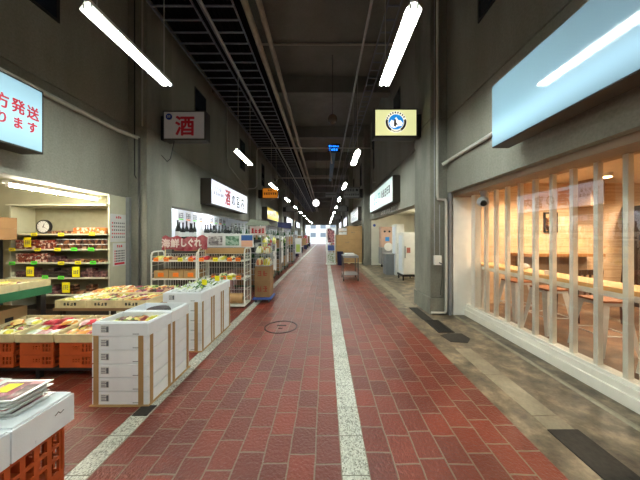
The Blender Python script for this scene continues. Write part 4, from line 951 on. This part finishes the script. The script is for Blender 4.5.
# white board with three pictures on the aisle rack
r = thing('picture_board', 'white board with grey, green and blue pictures on the aisle rack', 'board', (-2.1, 5.3, 1.24))
MB().box(-2.68, -1.6, 5.36, 5.38, 1.245, 1.55).build('board', M['label'], r)
for x0, x1, m in ((-2.6, -2.29, produce('grey_print', [(150, 146, 146), (110, 104, 108), (190, 188, 188)], 20)), (-2.22, -1.92, produce('green_print', [(110, 150, 126), (160, 186, 170), (84, 120, 96)], 20))):
    MB().box(x0, x1, 5.355, 5.36, 1.29, 1.5).build('picture', m, r)
MB().box(-1.87, -1.62, 5.355, 5.36, 1.4, 1.52).build('blue_picture', mat('sea_print', (50, 100, 170), .5), r); MB().box(-1.87, -1.62, 5.355, 5.36, 1.26, 1.4).build('sand_picture', mat('sand_print', (226, 176, 150), .5), r)
tag(MB().box(-2.6, -1.75, 5.18, 5.34, 1.12, 1.24).build('long_carton', M['card']), 'long brown carton below the picture board', 'carton')

# ---------------------------------------------------------------- liquor shop
r = thing('bottle_counter', 'white counter with bottles along the liquor shop opening', 'counter', (-4.5, 9.2, 0))
MB().box(-4.75, -4.2, 5.9, 12.6, 0, 1.36).build('cabinet', M['dark'], r); MB().box(-4.8, -4.15, 5.85, 12.65, 1.36, 1.4).build('counter_top', M['offwhite'], r)
bt = thing('sake_bottle', 'x', 'bottle')
MB().lathe([(.045, 0), (.048, .02), (.048, .2), (.04, .24), (.018, .3), (.016, .38)], n=12).build('glass', M['bottle'], bt, smooth=True)
MB().lathe([(.0485, .06), (.0485, .17)], n=12).build('paper_label', M['label'], bt, smooth=True); MB().lathe([(.019, .38), (.019, .41)], n=10).build('cap', M['ink'], bt)
rr = random.Random(21)
for i in range(32):
    if i in (7, 8, 9): continue
    place(bt, (-4.28-rr.uniform(0, .1), 7.0+.17*i, 1.401), 'dark sake bottle on the liquor shop counter, %s from the near end' % ORD[i], 'bottles on the liquor shop counter').scale = (1.3, 1.3, 1.25+.12*(i % 3 == 0))
r = thing('paper_cone', 'white folded paper cone standing among the bottles', 'paper cone', (-4.36, 8.4, 1.4)); MB().lathe([(.16, 1.401), (.12, 1.6), (.03, 1.92)], (-4.36, 8.4, 0), 10).build('cone', M['cloth'], r)
for i in range(9):
    y = 8.4+.46*i; z0 = 1.97; hh = .43
    q = MB(); q.box(-5.15, -5.14, y, y+.34, z0+.08*(i % 2), z0+hh); q.mi = 1
    T_ = (-5.14, y+.17, z0+.27); marks(q, 3, .08, .18, T_, FL, rr, .2, bold=.25); q.mi = 2; q.box(-5.14, -5.137, y+.04, y+.3, z0+.11, z0+.15)
    tag(q.build('wall_poster', [M['label'], M['greyink'], M['ocard'] if i % 2 else M['lime']]), 'printed poster on the white liquor shop wall, %s from the near end' % ORD[i], 'poster', 'posters in the liquor shop')
for i in range(5):
    x = -5.0+.19*i; q = MB(); q.box(x, x+.15, 12.735, 12.748, 1.75, 2.2); q.mi = 1; marks(q, 1, .1, .3, (x+.075, 12.735, 2.0), FF, rr, bold=.12)
    tag(q.build('hanging_menu_strip', [M['label'], M['gbottle'] if i % 2 else M['greyink']]), 'tall paper strip on the end wall of the liquor shop, %s from the left' % ORD[i], 'poster', 'paper strips in the liquor shop')

# ---------------------------------------------------------------- goods along the left of the aisle
r = thing('carton_dolly', 'blue dolly under the stack of cartons beside the aisle rack', 'dolly', (-1.42, 5.6, 0))
MB().box(-1.62, -1.2, 5.35, 5.8, .07, .12).build('deck', M['blue'], r, bevel=.01)
for x in (-1.56, -1.27):
    for y in (5.42, 5.72): MB().tube([(x-.015, y, .035), (x+.015, y, .035)], .034, 10).build('castor', M['greyink'], r)
for l, (z0, z1, m, nm) in enumerate(((.122, .5, P[6], 'brown printed carton on the blue dolly, bottom one'), (.502, .82, M['card2'], 'brown carton on the blue dolly, middle one'))):
    c = thing('goods_carton', nm, 'carton', (-1.41, 5.58, z0), 'stack on the blue dolly')
    MB().box(-1.58, -1.24, 5.4, 5.76, z0, z1).build('carton', M['card2'], c); q = MB(); marks(q, 2, .1, .12, (-1.41, 5.399, (z0+z1)/2), FF, rr, d=.001); q.build('print', mat('brick_red_ink', (150, 60, 40), .6), c)
for l in range(2):
    c = thing('mesh_basket', '%s wire basket of yellow packets on the dolly stack' % ['lower', 'upper'][l], 'basket', (-1.41, 5.58, .822+.27*l), 'stack on the blue dolly')
    q = MB(); z0 = .822+.27*l
    for z in (z0, z0+.24):
        q.tube([(-1.58, 5.4, z+.005), (-1.24, 5.4, z+.005), (-1.24, 5.76, z+.005), (-1.58, 5.76, z+.005), (-1.58, 5.4, z+.005)], .006, 6)
    for k in range(8):
        x = -1.58+.34*k/7; q.tube([(x, 5.4, z0), (x, 5.4, z0+.245)], .003, 5); q.tube([(x, 5.76, z0), (x, 5.76, z0+.245)], .003, 5)
        y = 5.4+.36*k/7; q.tube([(-1.24, y, z0), (-1.24, y, z0+.245)], .003, 5); q.tube([(-1.58, y, z0), (-1.58, y, z0+.245)], .003, 5)
    q.box(-1.575, -1.245, 5.405, 5.755, z0, z0+.006); q.build('wires', M['galv'], c)
    for a in range(2):
        for k in range(2):
            o = place(packs[3 if (a+k+l) % 2 else 2], (-1.5+.17*a, 5.5+.17*k, z0+.008), '%s packet in the %s wire basket, %s and %s' % (['orange', 'yellow'][(a+k+l) % 2], ['lower', 'upper'][l], ['left', 'right'][a], ['front', 'back'][k]), 'packets in the wire baskets'); o.scale = (1.02, 1.4, 3.6)
# roll cages
def roll_cage(x0, x1, y0, y1, h, label, content):
    r = thing('roll_cage', label, 'roll cage', ((x0+x1)/2, (y0+y1)/2, 0), 'roll cages along the left side')
    MB().box(x0, x1, y0, y1, .12, .16).build('deck', mat('green_base_steel', (64, 96, 66), .5), r)
    for x in (x0+.05, x1-.05):
        for y in (y0+.06, y1-.06): MB().tube([(x-.015, y, .06), (x+.015, y, .06)], .06, 10).build('castor', M['black'], r)
    for nm, fix in (('side_mesh', 'x0'), ('side_mesh', 'x1'), ('back_mesh', 'y1'), ('front_mesh', 'y0')):
        q = MB()
        if fix[0] == 'x':
            X = x0 if fix == 'x0' else x1; q.tube([(X, y0, .16), (X, y0, h), (X, y1, h), (X, y1, .16)], .014, 6)
            for k in range(1, 7): y = y0+(y1-y0)*k/7; q.tube([(X, y, .16), (X, y, h)], .004, 4)
            for k in range(1, 6): z = .16+(h-.16)*k/6; q.tube([(X, y0, z), (X, y1, z)], .005, 4)
        else:
            Y = y1 if fix == 'y1' else y0; hh = h if fix == 'y1' else .9
            for k in range(1, 7): x = x0+(x1-x0)*k/7; q.tube([(x, Y, .16), (x, Y, hh)], .004, 4)
            for k in range(1, 6): z = .16+(hh-.16)*k/5; q.tube([(x0, Y, z), (x1, Y, z)], .006, 4)
        q.build(nm, M['galv'], r)
    return r
gb = thing('glass_bottle', 'x', 'bottle'); MB().lathe([(.045, 0), (.047, .2), (.02, .29), (.018, .35)], n=10).build('glass', M['gbottle'], gb, smooth=True); MB().lathe([(.0475, .06), (.0475, .17)], n=10).build('paper_label', M['label'], gb, smooth=True)
CAGE = ['nearest', 'second', 'third', 'fourth', 'fifth']
cages = [(6.5, 7.3), (7.75, 8.55), (9.1, 9.9), (10.7, 11.5), (12.9, 13.7)]
for i, (ya, yb) in enumerate(cages):
    x1 = -1.72-.03*(i % 2); x0 = x1-.75
    roll_cage(x0, x1, ya, yb, 1.7 if i else 1.78, 'tall wire roll cage with goods on the left of the aisle, %s' % CAGE[i], i)
    bx = thing('goods_carton', 'brown carton at the bottom of the %s roll cage' % CAGE[i], 'carton', (x0+.37, ya+.4, .161), 'cartons in the roll cages'); MB().box(x0+.05, x1-.05, ya+.05, yb-.05, .161, .62).build('carton', M['card'] if i % 2 else M['card2'], bx)
    bc = thing('bottle_crate', 'dark green bottle crate in the %s roll cage' % CAGE[i], 'crate', (x0+.37, ya+.4, .622), 'crates in the roll cages')
    q = MB(); open_box(q, x0+.06, x1-.06, ya+.06, yb-.06, .622, .86, .015); q.build('crate', mat('bottle_green_plastic', (30, 62, 44), .5) if i % 2 else M['black'], bc)
    for a in range(4):
        for b_ in range(4):
            place(gb, (x0+.14+.155*a, ya+.15+.165*b_, .638), 'green bottle in %s roll cage, %s from left, %s row' % (CAGE[i], ORD[a], ORD[b_]), 'bottles in the roll cages')
for i, (ya, yb) in enumerate(cages):
    x1 = -1.72-.03*(i % 2); x0 = x1-.75
    tag(MB().box(x0+.015, x1-.015, ya+.01, yb-.01, 1.03, 1.05).build('cage_board', M['galv']), 'steel board resting halfway up the %s roll cage' % CAGE[i], 'board', 'boards in the roll cages')
    for a in range(2):
        for b_ in range(2):
            hh = (.28, .42, .35, .5, .3)[(i+a*2+b_) % 5]; mm = ('card2', 'black', 'gbottle', 'foam', 'card')[(i*2+a+b_*3) % 5]; nm = ('brown', 'black', 'green', 'white', 'tan')[(i*2+a+b_*3) % 5]
            bx_ = thing('goods_carton', '%s carton on the upper board of the %s roll cage, %s %s' % (nm, CAGE[i], ['left', 'right'][a], ['front', 'back'][b_]), 'carton', (x0+.2+.36*a, ya+.22+.38*b_, 1.051), 'cartons on the cage boards')
            X, Y = x0+.2+.36*a, ya+.22+.38*b_; MB().box(X-.16, X+.16, Y-.17, Y+.17, 1.051, 1.051+hh).build('carton', M[mm], bx_)
            q = MB(); marks(q, 2, .08, .09, (X, Y-.17, 1.051+hh*.55), FF, rr, d=.002, bold=.25); marks(q, 2, .08, .09, (X+.16, Y, 1.051+hh*.55), FL, rr, d=.002, bold=.25); q.build('print', M['label'] if nm in ('black', 'green') else M['red'], bx_)
            if hh < .4:
                for c in range(2): place(gb, (X-.08+.15*c, Y, 1.052+hh), 'green bottle on a %s carton of the %s roll cage, %s one' % (nm, CAGE[i], ['left', 'right'][c]), 'bottles on the cage cartons')
tag(MB().prism([(-2.4, 1.95), (-1.7, 1.86), (-1.7, 2.16), (-2.4, 2.2)], Matrix.Translation((0, 12.2, 0)) @ FF, .03).build('navy_canvas', M['navy']), 'navy canvas hung high between the roll cages', 'canvas')
for x in (-2.3, -1.76): tag(MB().tube([(x, 12.24, 0), (x, 12.24, 2.15)], .015, 6).build('canvas_pole', M['galv']), 'thin pole holding the navy canvas, %s one' % ('left' if x < -2 else 'right'), 'pole')
for i, (y, z0, z1, x) in enumerate(((8.0, .35, 1.0, -1.745), (8.35, .3, 1.25, -1.745), (9.4, .45, 1.3, -1.716), (11.0, .3, .9, -1.745))):
    q = MB(); q.box(x-.0, x+.012, y, y+(.38 if i != 1 else .22), z0, z1); q.mi = 1; marks(q, 2, .08, .1, (x+.012, y+.15, (z0+z1)/2+.1), FL, rr, bold=.2)
    tag(q.build('hanging_sheet', [M['cloth'], M['greyink']]), 'white sheet tied on the aisle side of a roll cage, %s from the viewer' % ORD[i], 'sheet', 'sheets on the roll cages')
r = thing('stall_sign', 'pale board with red characters above the nearest roll cage', 'sign', (-2.1, 6.5, 1.79)); MB().box(-2.02, -1.6, 6.46, 6.48, 1.52, 1.76).build('board', mat('pale_pink_board', (222, 196, 190), .6), r); q = MB(); marks(q, 4, .07, .12, (-1.81, 6.46, 1.64), FF, rr, .3, bold=.25); q.build('red_lettering', M['red'], r)
tag(MB().prism([(-2.2, 1.79), (-1.5, 1.79), (-1.56, 1.9), (-2.05, 1.96)], Matrix.Translation((0, 6.62, 0)) @ FF, .02).build('stall_valance', mat('pale_green_canvas', (168, 176, 158), .8, noise=.15)), 'pale green canvas strip above the stall with the red lettered board', 'canvas')
# strings of hanging bags, further stalls
for i in range(7):
    x = -1.66; y = (6.6, 6.8, 7.0, 7.2, 7.85, 9.2, 9.8)[i]; q = MB(); q.lathe([(.03, 0), (.06, .04), (.065, .16), (.02, .22)], (x, y, 1.2+.04*(i % 3)), 8); q.tube([(x, y, 1.4+.04*(i % 3)), (x-.02, y, 1.5), (x-.1, y, 1.52)], .005, 5)
    tag(q.build('hanging_pouch', [P[3], P[7], P[4], P[1]][i % 4], smooth=True), 'pouch hanging on the aisle side of the cages, %s from the viewer' % ORD[i], 'pouch', 'pouches hanging on the cages')
rr = random.Random(31)
far = [(-2.9, 14.6, 1.3, 1.3, 'card2'), (-2.6, 16.4, 1.0, 1.05, 'white'), (-2.9, 18.2, 1.3, 1.45, 'card'), (-2.7, 20.4, 1.1, 1.0, 'cloth'), (-2.9, 22.8, 1.4, 1.5, 'card2'), (-2.7, 25.6, 1.3, 1.1, 'card'), (-2.8, 29, 1.4, 1.3, 'cloth'), (-2.8, 33, 1.4, 1.4, 'card2')]
for i, (x, y, d, h, m) in enumerate(far):
    st = thing('market_stall', 'laden stall along the far left of the aisle, %s from the viewer' % ORD[i], 'stall', (x, y, 0), 'far market stalls')
    MB().box(x-.7, x+.75, y, y+d, .55, .6).build('table_top', M[m], st)
    for a in (-.65, .65):
        for b_ in (.05, d-.1): MB().box(x+a, x+a+.05, y+b_, y+b_+.05, 0, .55).build('leg', M['black'], st)
    MB().box(x+.45, x+.74, y+.02, y+.05, .1, .54).build('hanging_cloth', M['navy'] if i % 2 else mat('dark_green_cloth', (40, 66, 44), .7), st)
    for a in range(3):
        q = MB(); xx = x-.45+a*.45; zz = .602; hh = rr.uniform(.35, h-.2); q.box(xx-.19, xx+.19, y+.1, y+d-.2, zz, zz+hh)
        tag(q.build('goods_carton', [M['card'], M['card2'], M['foam'], P[1], P[6], M['navy'], P[5]][rr.randrange(7)]), 'carton on the %s far left stall, %s from the left' % (ORD[i], ORD[a]), 'carton', 'cartons on the far stalls')
r = thing('notice_stand', 'white upright notice with a lime panel beyond the cages', 'sign stand', (-1.7, 15.6, 0)); MB().box(-2.0, -1.55, 15.8, 15.83, .35, 1.35).build('board', M['label'], r); MB().box(-1.9, -1.65, 15.79, 15.8, .45, .95).build('lime_panel', mat('soft_lime', (190, 214, 110), .6), r)
for x in (-1.98, -1.59): MB().box(x, x+.02, 15.8, 15.83, 0, .35).build('leg', M['white'], r)

# ---------------------------------------------------------------- right side beyond the pillar
r = thing('pallet', 'low wooden pallet under the tall carton stack', 'pallet', (1.3, 13.3, 0)); MB().box(.6, 1.99, 12.8, 13.8, .06, .1).build('deck', M['wood'], r)
for x in (.65, 1.25, 1.85): MB().box(x, x+.1, 12.82, 13.78, 0, .06).build('skid', M['wood'], r)
for nm, x0, x1, z0, z1, m in (('large brown carton at the bottom of the tall stack on the right', .6, 1.98, .101, 1.04, 'card'), ('wide brown carton in the middle of the tall stack on the right', .6, 1.98, 1.041, 1.57, 'card'), ('brown carton on top of the tall stack, right one', 1.2, 1.98, 1.571, 2.03, 'card'), ('pale box on top of the tall stack, left one', .75, 1.15, 1.571, 1.93, 'cloth')):
    c = thing('shipping_carton', nm, 'carton', ((x0+x1)/2, 13.3, z0), 'tall carton stack on the right'); MB().box(x0, x1, 12.8, 13.78, z0, z1).build('carton', M[m], c)
    MB().box(x0, x1, 12.797, 12.8, (z0+z1)/2-.02, (z0+z1)/2+.02).build('tape', M['tape'], c)
    q = MB(); marks(q, 3, .06, .05, ((x0+x1)/2-.1, 12.798, z0+.12), FF, rr, d=.002); q.build('print', M['greyink'], c)
r = thing('trolley', 'two-tier steel trolley with papers standing on the red paving', 'trolley', (.87, 8.4, 0))
for x in (.62, 1.1):
    for y in (7.98, 8.72):
        MB().box(x-.015, x+.015, y-.015, y+.015, .08, .83).build('leg', mat('worn_steel', (96, 94, 92), .4), r); MB().tube([(x-.015, y, .04), (x+.015, y, .04)], .04, 10).build('castor', M['black'], r)
for z in (.2, .81): MB().box(.6, 1.12, 7.96, 8.74, z, z+(.03 if z > .5 else .012)).build('tray', M['steel'], r)
q = MB(); q.box(.6, 1.12, 7.96, 7.975, .77, .82); q.box(.6, 1.12, 8.725, 8.74, .77, .82); q.build('apron', M['steel'], r)
tag(MB().box(.68, 1.0, 8.05, 8.6, .841, .9).build('paper_pile', M['cloth']), 'pile of white papers on the steel trolley', 'papers')
tag(MB().lathe([(.13, 0), (.16, .5), (.17, .7), (.14, .7), (.13, .1)], (.78, 12.4, 0), 14).build('navy_bin', M['navy'], smooth=True), 'dark blue bin in front of the tall carton stack', 'bin')
r = thing('wire_screen', 'white framed wire rack at the left of the carton stack', 'screen', (.46, 12.7, 0)); q = MB(); bars_frame(q, .08, .55, 12.7, 12.74, .02, 1.95, .05); q.build('frame', M['white'], r)
q = MB()
for k in range(6): q.tube([(.15+.06*k, 12.72, .07), (.15+.06*k, 12.72, 1.9)], .004, 4)
q.build('wires', M['galv'], r); MB().box(.05, .59, 12.6, 13.2, 0, .02).build('foot', M['white'], r)
for z in (.12, .72, 1.15): MB().box(.1, .53, 12.75, 13.15, z-.02, z).build('shelf_board', M['white'], r)
for x in (.08, .52): MB().box(x, x+.03, 13.15, 13.18, .02, 1.95).build('rear_post', M['white'], r)
for nm, z0, z1, m in (('pale mixed goods carton on the lowest board of the white rack', .121, .6, P[7]), ('blue carton on the middle board of the white rack', .721, 1.0, M['blue']), ('maroon patterned carton on the top board of the white rack', 1.151, 1.8, P[5])):
    tag(MB().box(.15, .5, 12.8, 13.1, z0, z1).build('goods_carton', m), nm, 'carton')

r = thing('clothes_rack', 'rail of maroon garments beyond the wire screen', 'clothes rack', (.5, 16.5, 0))
q = MB().tube([(.3, 16.1, .0), (.3, 16.1, 2.05), (.3, 17.3, 2.05), (.3, 17.3, 0)], .015, 8); q.build('rail', M['steel'], r); MB().box(.1, .5, 16.08, 16.12, 0, .03).build('foot', M['steel'], r); MB().box(.1, .5, 17.28, 17.32, 0, .03).build('foot', M['steel'], r)
for i in range(5):
    y = 16.25+.2*i; q = MB(); q.prism([(-.2, -.75), (.2, -.75), (.22, -.1), (.06, 0), (-.06, 0), (-.22, -.1)], frame((.3, y, 2.0), FF), .06)
    tag(q.build('garment', [mat('maroon_fabric', (110, 30, 50), .8, noise=.3), mat('plum_fabric', (130, 70, 90), .8, noise=.3)][i % 2]), 'dark maroon garment on the rail, %s from the viewer' % ORD[i], 'garment', 'garments on the rail')
for i, (x, y, w, h, m) in enumerate(((.75, 15.0, .5, .8, 'navy'), (1.3, 15.6, .6, .9, 'card2'), (1.2, 18.5, 1.0, 1.4, 'card'), (1.2, 21, 1.2, 1.2, 'cloth'), (1.3, 25, 1.2, 1.5, 'card2'), (1.3, 30, 1.2, 1.3, 'card'))):
    o = thing('goods_pile', '%s pile of goods on the right side beyond the tall stack' % ORD[i], 'goods pile', (x, y, 0), 'goods piles on the far right')
    MB().box(x-w/2, x+w/2, y, y+.8, 0, h*.55).build('lower_carton', M[m], o); MB().box(x-w*.45, x+w*.4, y+.04, y+.76, h*.55, h).build('upper_carton', [M['card'], M['foam'], P[4], P[1], M['blue'], M['card2']][i], o)
# second right shop: fridges, bin, machine
def cabinet(name, label, cat, x0, x1, y0, y1, z0, z1, grp=None, sticker=False):
    r = thing(name, label, cat, ((x0+x1)/2, (y0+y1)/2, z0)); MB().box(x0, x1, y0, y1, z0, z1).build('body', M['white'], r, bevel=.01)
    MB().box(x0+.02, x1-.02, y0-.03, y0, z0+.03, z1-.03).build('door', M['white'], r, bevel=.006)
    MB().box(x0+.05, x0+.075, y0-.055, y0-.03, (z0+z1)/2-.15, (z0+z1)/2+.25).build('handle', M['steel'], r)
    MB().box(x0-.004, x0, y0+.1, y0+.5 if y1-y0 > .6 else y1-.1, z0+.1, z1-.1).build('side_panel', M['coolwhite'], r)
    if sticker: MB().box(x0+.12, x0+.24, y0-.034, y0-.03, (z0+z1)/2+.02, (z0+z1)/2+.2).build('red_sticker', mat('faded_red_print', (190, 110, 96), .5, noise=.5, nscale=40), r)
    return r
r = thing('fridge_trolley', 'black low trolley under the nearer white cabinet', 'trolley', (2.85, 8.3, 0)); MB().box(2.6, 3.12, 8.05, 8.65, .13, .2).build('deck', M['black'], r)
for x in (2.64, 3.05):
    for y in (8.1, 8.6): MB().box(x-.02, x+.02, y-.02, y+.02, 0, .13).build('leg', M['black'], r)
cabinet('freezer_cabinet', 'white cabinet with a red sticker on a black low trolley', 'cabinet', 2.62, 3.1, 8.08, 8.62, .201, 1.62, sticker=True)
cabinet('tall_cabinet', 'tall narrow white cabinet farther inside the second right shop', 'cabinet', 2.68, 2.98, 9.05, 9.6, 0, 1.95)
r = thing('grey_bin', 'grey steel bin in front of the tall white cabinet', 'bin', (2.45, 9.6, 0)); q = MB(); open_box(q, 2.36, 2.66, 9.25, 9.75, 0, .78, .02); q.build('body', mat('slate_steel', (124, 128, 132), .45, metal=.1), r); MB().box(2.34, 2.68, 9.23, 9.77, .78, .82).build('lid', M['steel'], r)
r = thing('control_machine', 'salmon fronted machine with two gauges and a blue sticker', 'machine', (3.05, 11.8, 0))
MB().box(2.75, 3.35, 11.75, 12.2, .95, 1.95).build('panel', M['pink'], r, bevel=.01)
for x in (2.92, 3.15): MB().tube([(x, 11.72, 1.72), (x, 11.75, 1.72)], .05, 14).build('gauge', M['black'], r)
MB().box(2.95, 3.15, 11.745, 11.75, 1.25, 1.45).build('blue_sticker', mat('sky_blue_label', (50, 140, 220), .5), r)
MB().box(2.72, 3.4, 11.6, 12.2, .12, .95).build('base', M['steel'], r, bevel=.02); MB().tube([(3.06, 11.56, .98), (3.06, 11.6, .98)], .2, 20).build('fan', M['label'], r)
for x in (2.78, 3.34): MB().box(x-.03, x+.03, 11.7, 11.8, 0, .12).build('leg', M['black'], r)
q = MB(); disc(q, 2.55, 2.05, .07, 12.4); tag(q.build('round_sticker', M['blue']), 'round blue sticker on the cream wall by the second right shop', 'sticker')

# ---------------------------------------------------------------- cafe
GX = 2.69; CZ = .1
struct(MB().box(2.44, 2.9, 4.56, 4.76, 0, 2.32).build('wall_cafe_return', M['white']))
struct(MB().box(2.74, 7.6, 4.98, 5.14, 0, 2.7).build('wall_cafe_end', M['ply']))
struct(MB().box(7.5, 7.6, -3, 4.98, 0, 2.7).build('wall_cafe_rear', M['ply']))
struct(MB().box(XR+.3, 7.6, -3.1, -3, 0, 2.7).build('wall_cafe_near', M['ply']))
struct(MB().box(XR+.3, 7.6, -3, 5.1, 2.6, 2.7).build('ceiling_cafe', mat('cafe_ceiling', (222, 206, 180), .7)))
struct(MB().box(2.78, 7.5, -3, 4.98, .0, CZ).build('floor_cafe', M['cafefloor']))
tag(struct(MB().box(5.1, 5.36, 4.6, 4.98, 2.08, 2.6).build('trim_20', mat('taupe_wood', (150, 122, 92), .6))))
q = MB(); q.box(2.64, 2.8, -3, 4.56, .0, .11); q.box(2.66, 2.8, -3, 4.56, .11, .18); q.box(2.68, 2.8, -3, 4.56, .18, .215); struct(q.build('trim_21', M['offwhite'], bevel=.003))
q = MB(); q.box(2.44, 2.82, -3, 4.56, 2.24, 2.32); struct(q.build('trim_22', mat('taupe_lintel', (150, 130, 108), .6)))
win = struct(MB().box(2.68, 2.8, 4.3, 4.4, .215, 2.24).build('window_30', M['offwhite'], bevel=.002))
q = MB(); q.box(2.694, 2.7, -3, 4.3, .215, 2.24); q.build('pane', M['glass'], win)
slat0 = None
for k in range(24):
    y = 4.075-.2385*k
    if y < -1.2: break
    c = MB().box(2.712, 2.765, y-.02, y+.02, .215, 2.24); c.build('slat', M['offwhite'], win)
r = thing('security_camera', 'silver dome security camera under the cafe lintel', 'security camera', (2.6, 3.95, 2.08))
MB().sphere((2.6, 3.95, 2.065), .09, 1, 1, .95).build('dome', mat('silver_plastic', (176, 178, 182), .3), r, smooth=True)
MB().tube([(2.57, 3.89, 2.045), (2.553, 3.862, 2.02)], .042, 14, .046).build('lens', M['black'], r, smooth=True)
MB().lathe([(.04, 2.12), (.045, 2.2), (.06, 2.24)], (2.62, 3.97, 0), 12).build('mount', mat('silver_plastic', 0), r, smooth=True)
r = thing('cafe_counter', 'long pine counter along the cafe window', 'counter', (3.0, 1.5, CZ))
MB().box(2.8, 3.18, -2.5, 4.54, .955, 1.0).build('counter_top', M['counter'], r, bevel=.003)
for y in (-1, 2.12, 4.4): MB().box(2.88, 3.02, y, y+.08, CZ, .955).build('support', M['offwhite'], r)
MB().box(2.8, 2.83, -2.5, 4.54, .9, .955).build('apron', M['offwhite'], r)
st = thing('metal_stool', 'x', 'stool')
q = MB(); q.prism([(-.155, -.14), (-.14, -.155), (.14, -.155), (.155, -.14), (.155, .14), (.14, .155), (-.14, .155), (-.155, .14)], Matrix.Translation((0, 0, .62)), .022); q.build('seat', M['woodseat'], st)
MB().box(-.15, .15, -.15, .15, .58, .62).build('seat_frame', M['stool'], st, bevel=.008)
for sx in (-1, 1):
    for sy in (-1, 1):
        q = MB(); a = [(.125, .6), (.205, 0)]
        v = []
        for (rad, z, w_) in ((.118, .6, .06), (.165, .25, .042), (.2, 0, .024)):
            v.append([q.bm.verts.new((sx*(rad+dx*w_), sy*(rad+dy*w_), z)) for dx, dy in ((-1, .5), (.5, .5), (.5, -1), (-.1, -.1))])
        for i in range(2):
            for k in range(4): q._f([v[i][k], v[i][(k+1) % 4], v[i+1][(k+1) % 4], v[i+1][k]])
        q._f(v[0]); q._f(v[-1]); q.build('leg', M['stool'], st)
q = MB(); rz = .172
for a, b_ in (((-1, -1), (1, -1)), ((1, -1), (1, 1)), ((1, 1), (-1, 1)), ((-1, 1), (-1, -1))): q.tube([(a[0]*rz, a[1]*rz, .24), (b_[0]*rz, b_[1]*rz, .24)], .008, 6)
q.build('stretchers', M['stool'], st)
for i, (x, y, nm) in enumerate(((3.38, 2.93, 'third from the pillar end'), (3.3, 3.55, 'second from the pillar end'), (3.3, 4.15, 'nearest the pillar end'), (3.42, 2.28, 'fourth from the pillar end'), (3.42, 1.6, 'fifth from the pillar end'))):
    place(st, (x, y, CZ), 'pale metal stool with brown wooden seat at the cafe counter, %s' % nm, 'stools at the cafe counter', .08*(i-1))
r = thing('high_bench', 'pine wall counter at the end of the cafe', 'counter', (4.6, 4.8, CZ)); MB().box(3.83, 5.4, 4.62, 4.978, 1.1, 1.155).build('counter_top', mat('brown_pine', (176, 124, 74), .5), r)
MB().box(3.95, 5.35, 4.9, 4.978, CZ, 1.1).build('shade_panel', mat('taupe_shade', (160, 136, 112), .6), r)  # taupe sheet colours in the shade under the counter top
def chair(x, y, label, rz):
    r = thing('wooden_chair', label, 'chair', (0, 0, 0), 'dark chairs in the cafe'); m = mat('dark_walnut', (58, 36, 26), .4)
    MB().box(-.2, .2, -.2, .2, .43, .46).build('seat', m, r)
    for sx in (-.18, .18):
        MB().tube([(sx, -.18, 0), (sx*.95, -.17, .43)], .017, 6).build('leg', m, r); MB().tube([(sx, .2, 0), (sx, .18, .43), (sx, .22, .85)], .017, 6).build('leg', m, r)
    q = MB(); q.box(-.19, .19, .205, .225, .78, .86); q.box(-.19, .19, .195, .215, .62, .66)
    for k in range(3): q.box(-.1+.09*k, -.08+.09*k, .195, .215, .46, .8)
    q.build('backrest', m, r); r.location = (x, y, CZ); r.rotation_euler = (0, 0, rz); return r
chair(4.25, 4.05, 'dark wooden chair in front of the pine wall counter, nearer the window', PI)
chair(4.95, 4.0, 'dark wooden chair in front of the pine wall counter, farther from the window', PI*.95)
r = thing('framed_picture', 'small dark framed picture on the plywood cafe wall', 'picture', (4.66, 4.97, 1.57)); q = MB(); bars_frame(q, 4.53, 4.81, 4.955, 4.98, 1.57, 1.99, .03); q.build('frame', M['black'], r)
MB().box(4.56, 4.78, 4.965, 4.98, 1.6, 1.96).build('print', produce('amber_print', [(190, 140, 90), (110, 70, 40), (230, 200, 160), (60, 40, 30)], 12), r)
r = thing('dark_cabinet', 'dark glossy cabinet at the far right end of the cafe', 'cabinet', (6.55, 4.75, CZ)); MB().box(6.15, 6.95, 4.5, 4.97, CZ, 2.1).build('body', mat('dark_cabinet_paint', (44, 34, 28), .3), r); MB().box(6.18, 6.92, 4.48, 4.5, .3, 2.06).build('door', mat('dark_glass_door', (30, 24, 22), .1), r)
tag(MB().sphere((3.0, 3.6, 1.045), .05, 1.3, 1, .9, 8).build('napkin_bag', M['film']), 'crumpled clear napkin bag on the pine counter', 'bag')
tag(MB().lathe([(.03, 0), (.035, .03), (.03, .05)], (2.9, 3.13, 1.0), 10).build('small_dish', M['white'], smooth=True), 'small white dish on the pine counter', 'dish')
# warm downlights of the cafe
warm = mat('warm_lamp', (255, 220, 170), .4, emis=14, ecol=(255, 200, 130))
for i, (x, y) in enumerate(((3.7, 4.3), (4.9, 4.2), (6.3, 4.2), (4.0, 2.6), (5.6, 2.4), (4.2, .8), (6.0, .4))):
    o = thing('spot_lamp', 'round warm ceiling lamp in the cafe, %s from the pillar end' % ORD[i], 'lamp', (x, y, 2.5), 'warm ceiling lamps of the cafe')
    MB().lathe([(.09, 2.53), (.1, 2.6)], (x, y, 0), 16).build('shade', M['white'], o, smooth=True); MB().lathe([(.08, 2.52), (.085, 2.53)], (x, y, 0), 16).build('bulb', warm, o)
    l = bpy.data.lights.new('warm_glow', 'SPOT'); l.energy = 74; l.color = (1, .8, .57); l.spot_size = math.radians(150); l.spot_blend = .8; l.shadow_soft_size = .08
    lo = bpy.data.objects.new('warm_glow', l); COL.objects.link(lo); lo.parent = o; lo.location = (0, 0, -.02)
for o in list(COL.objects):
    if o.get('label') == 'x' and o.parent is None:
        for c in list(o.children_recursive): bpy.data.objects.remove(c)
        bpy.data.objects.remove(o)
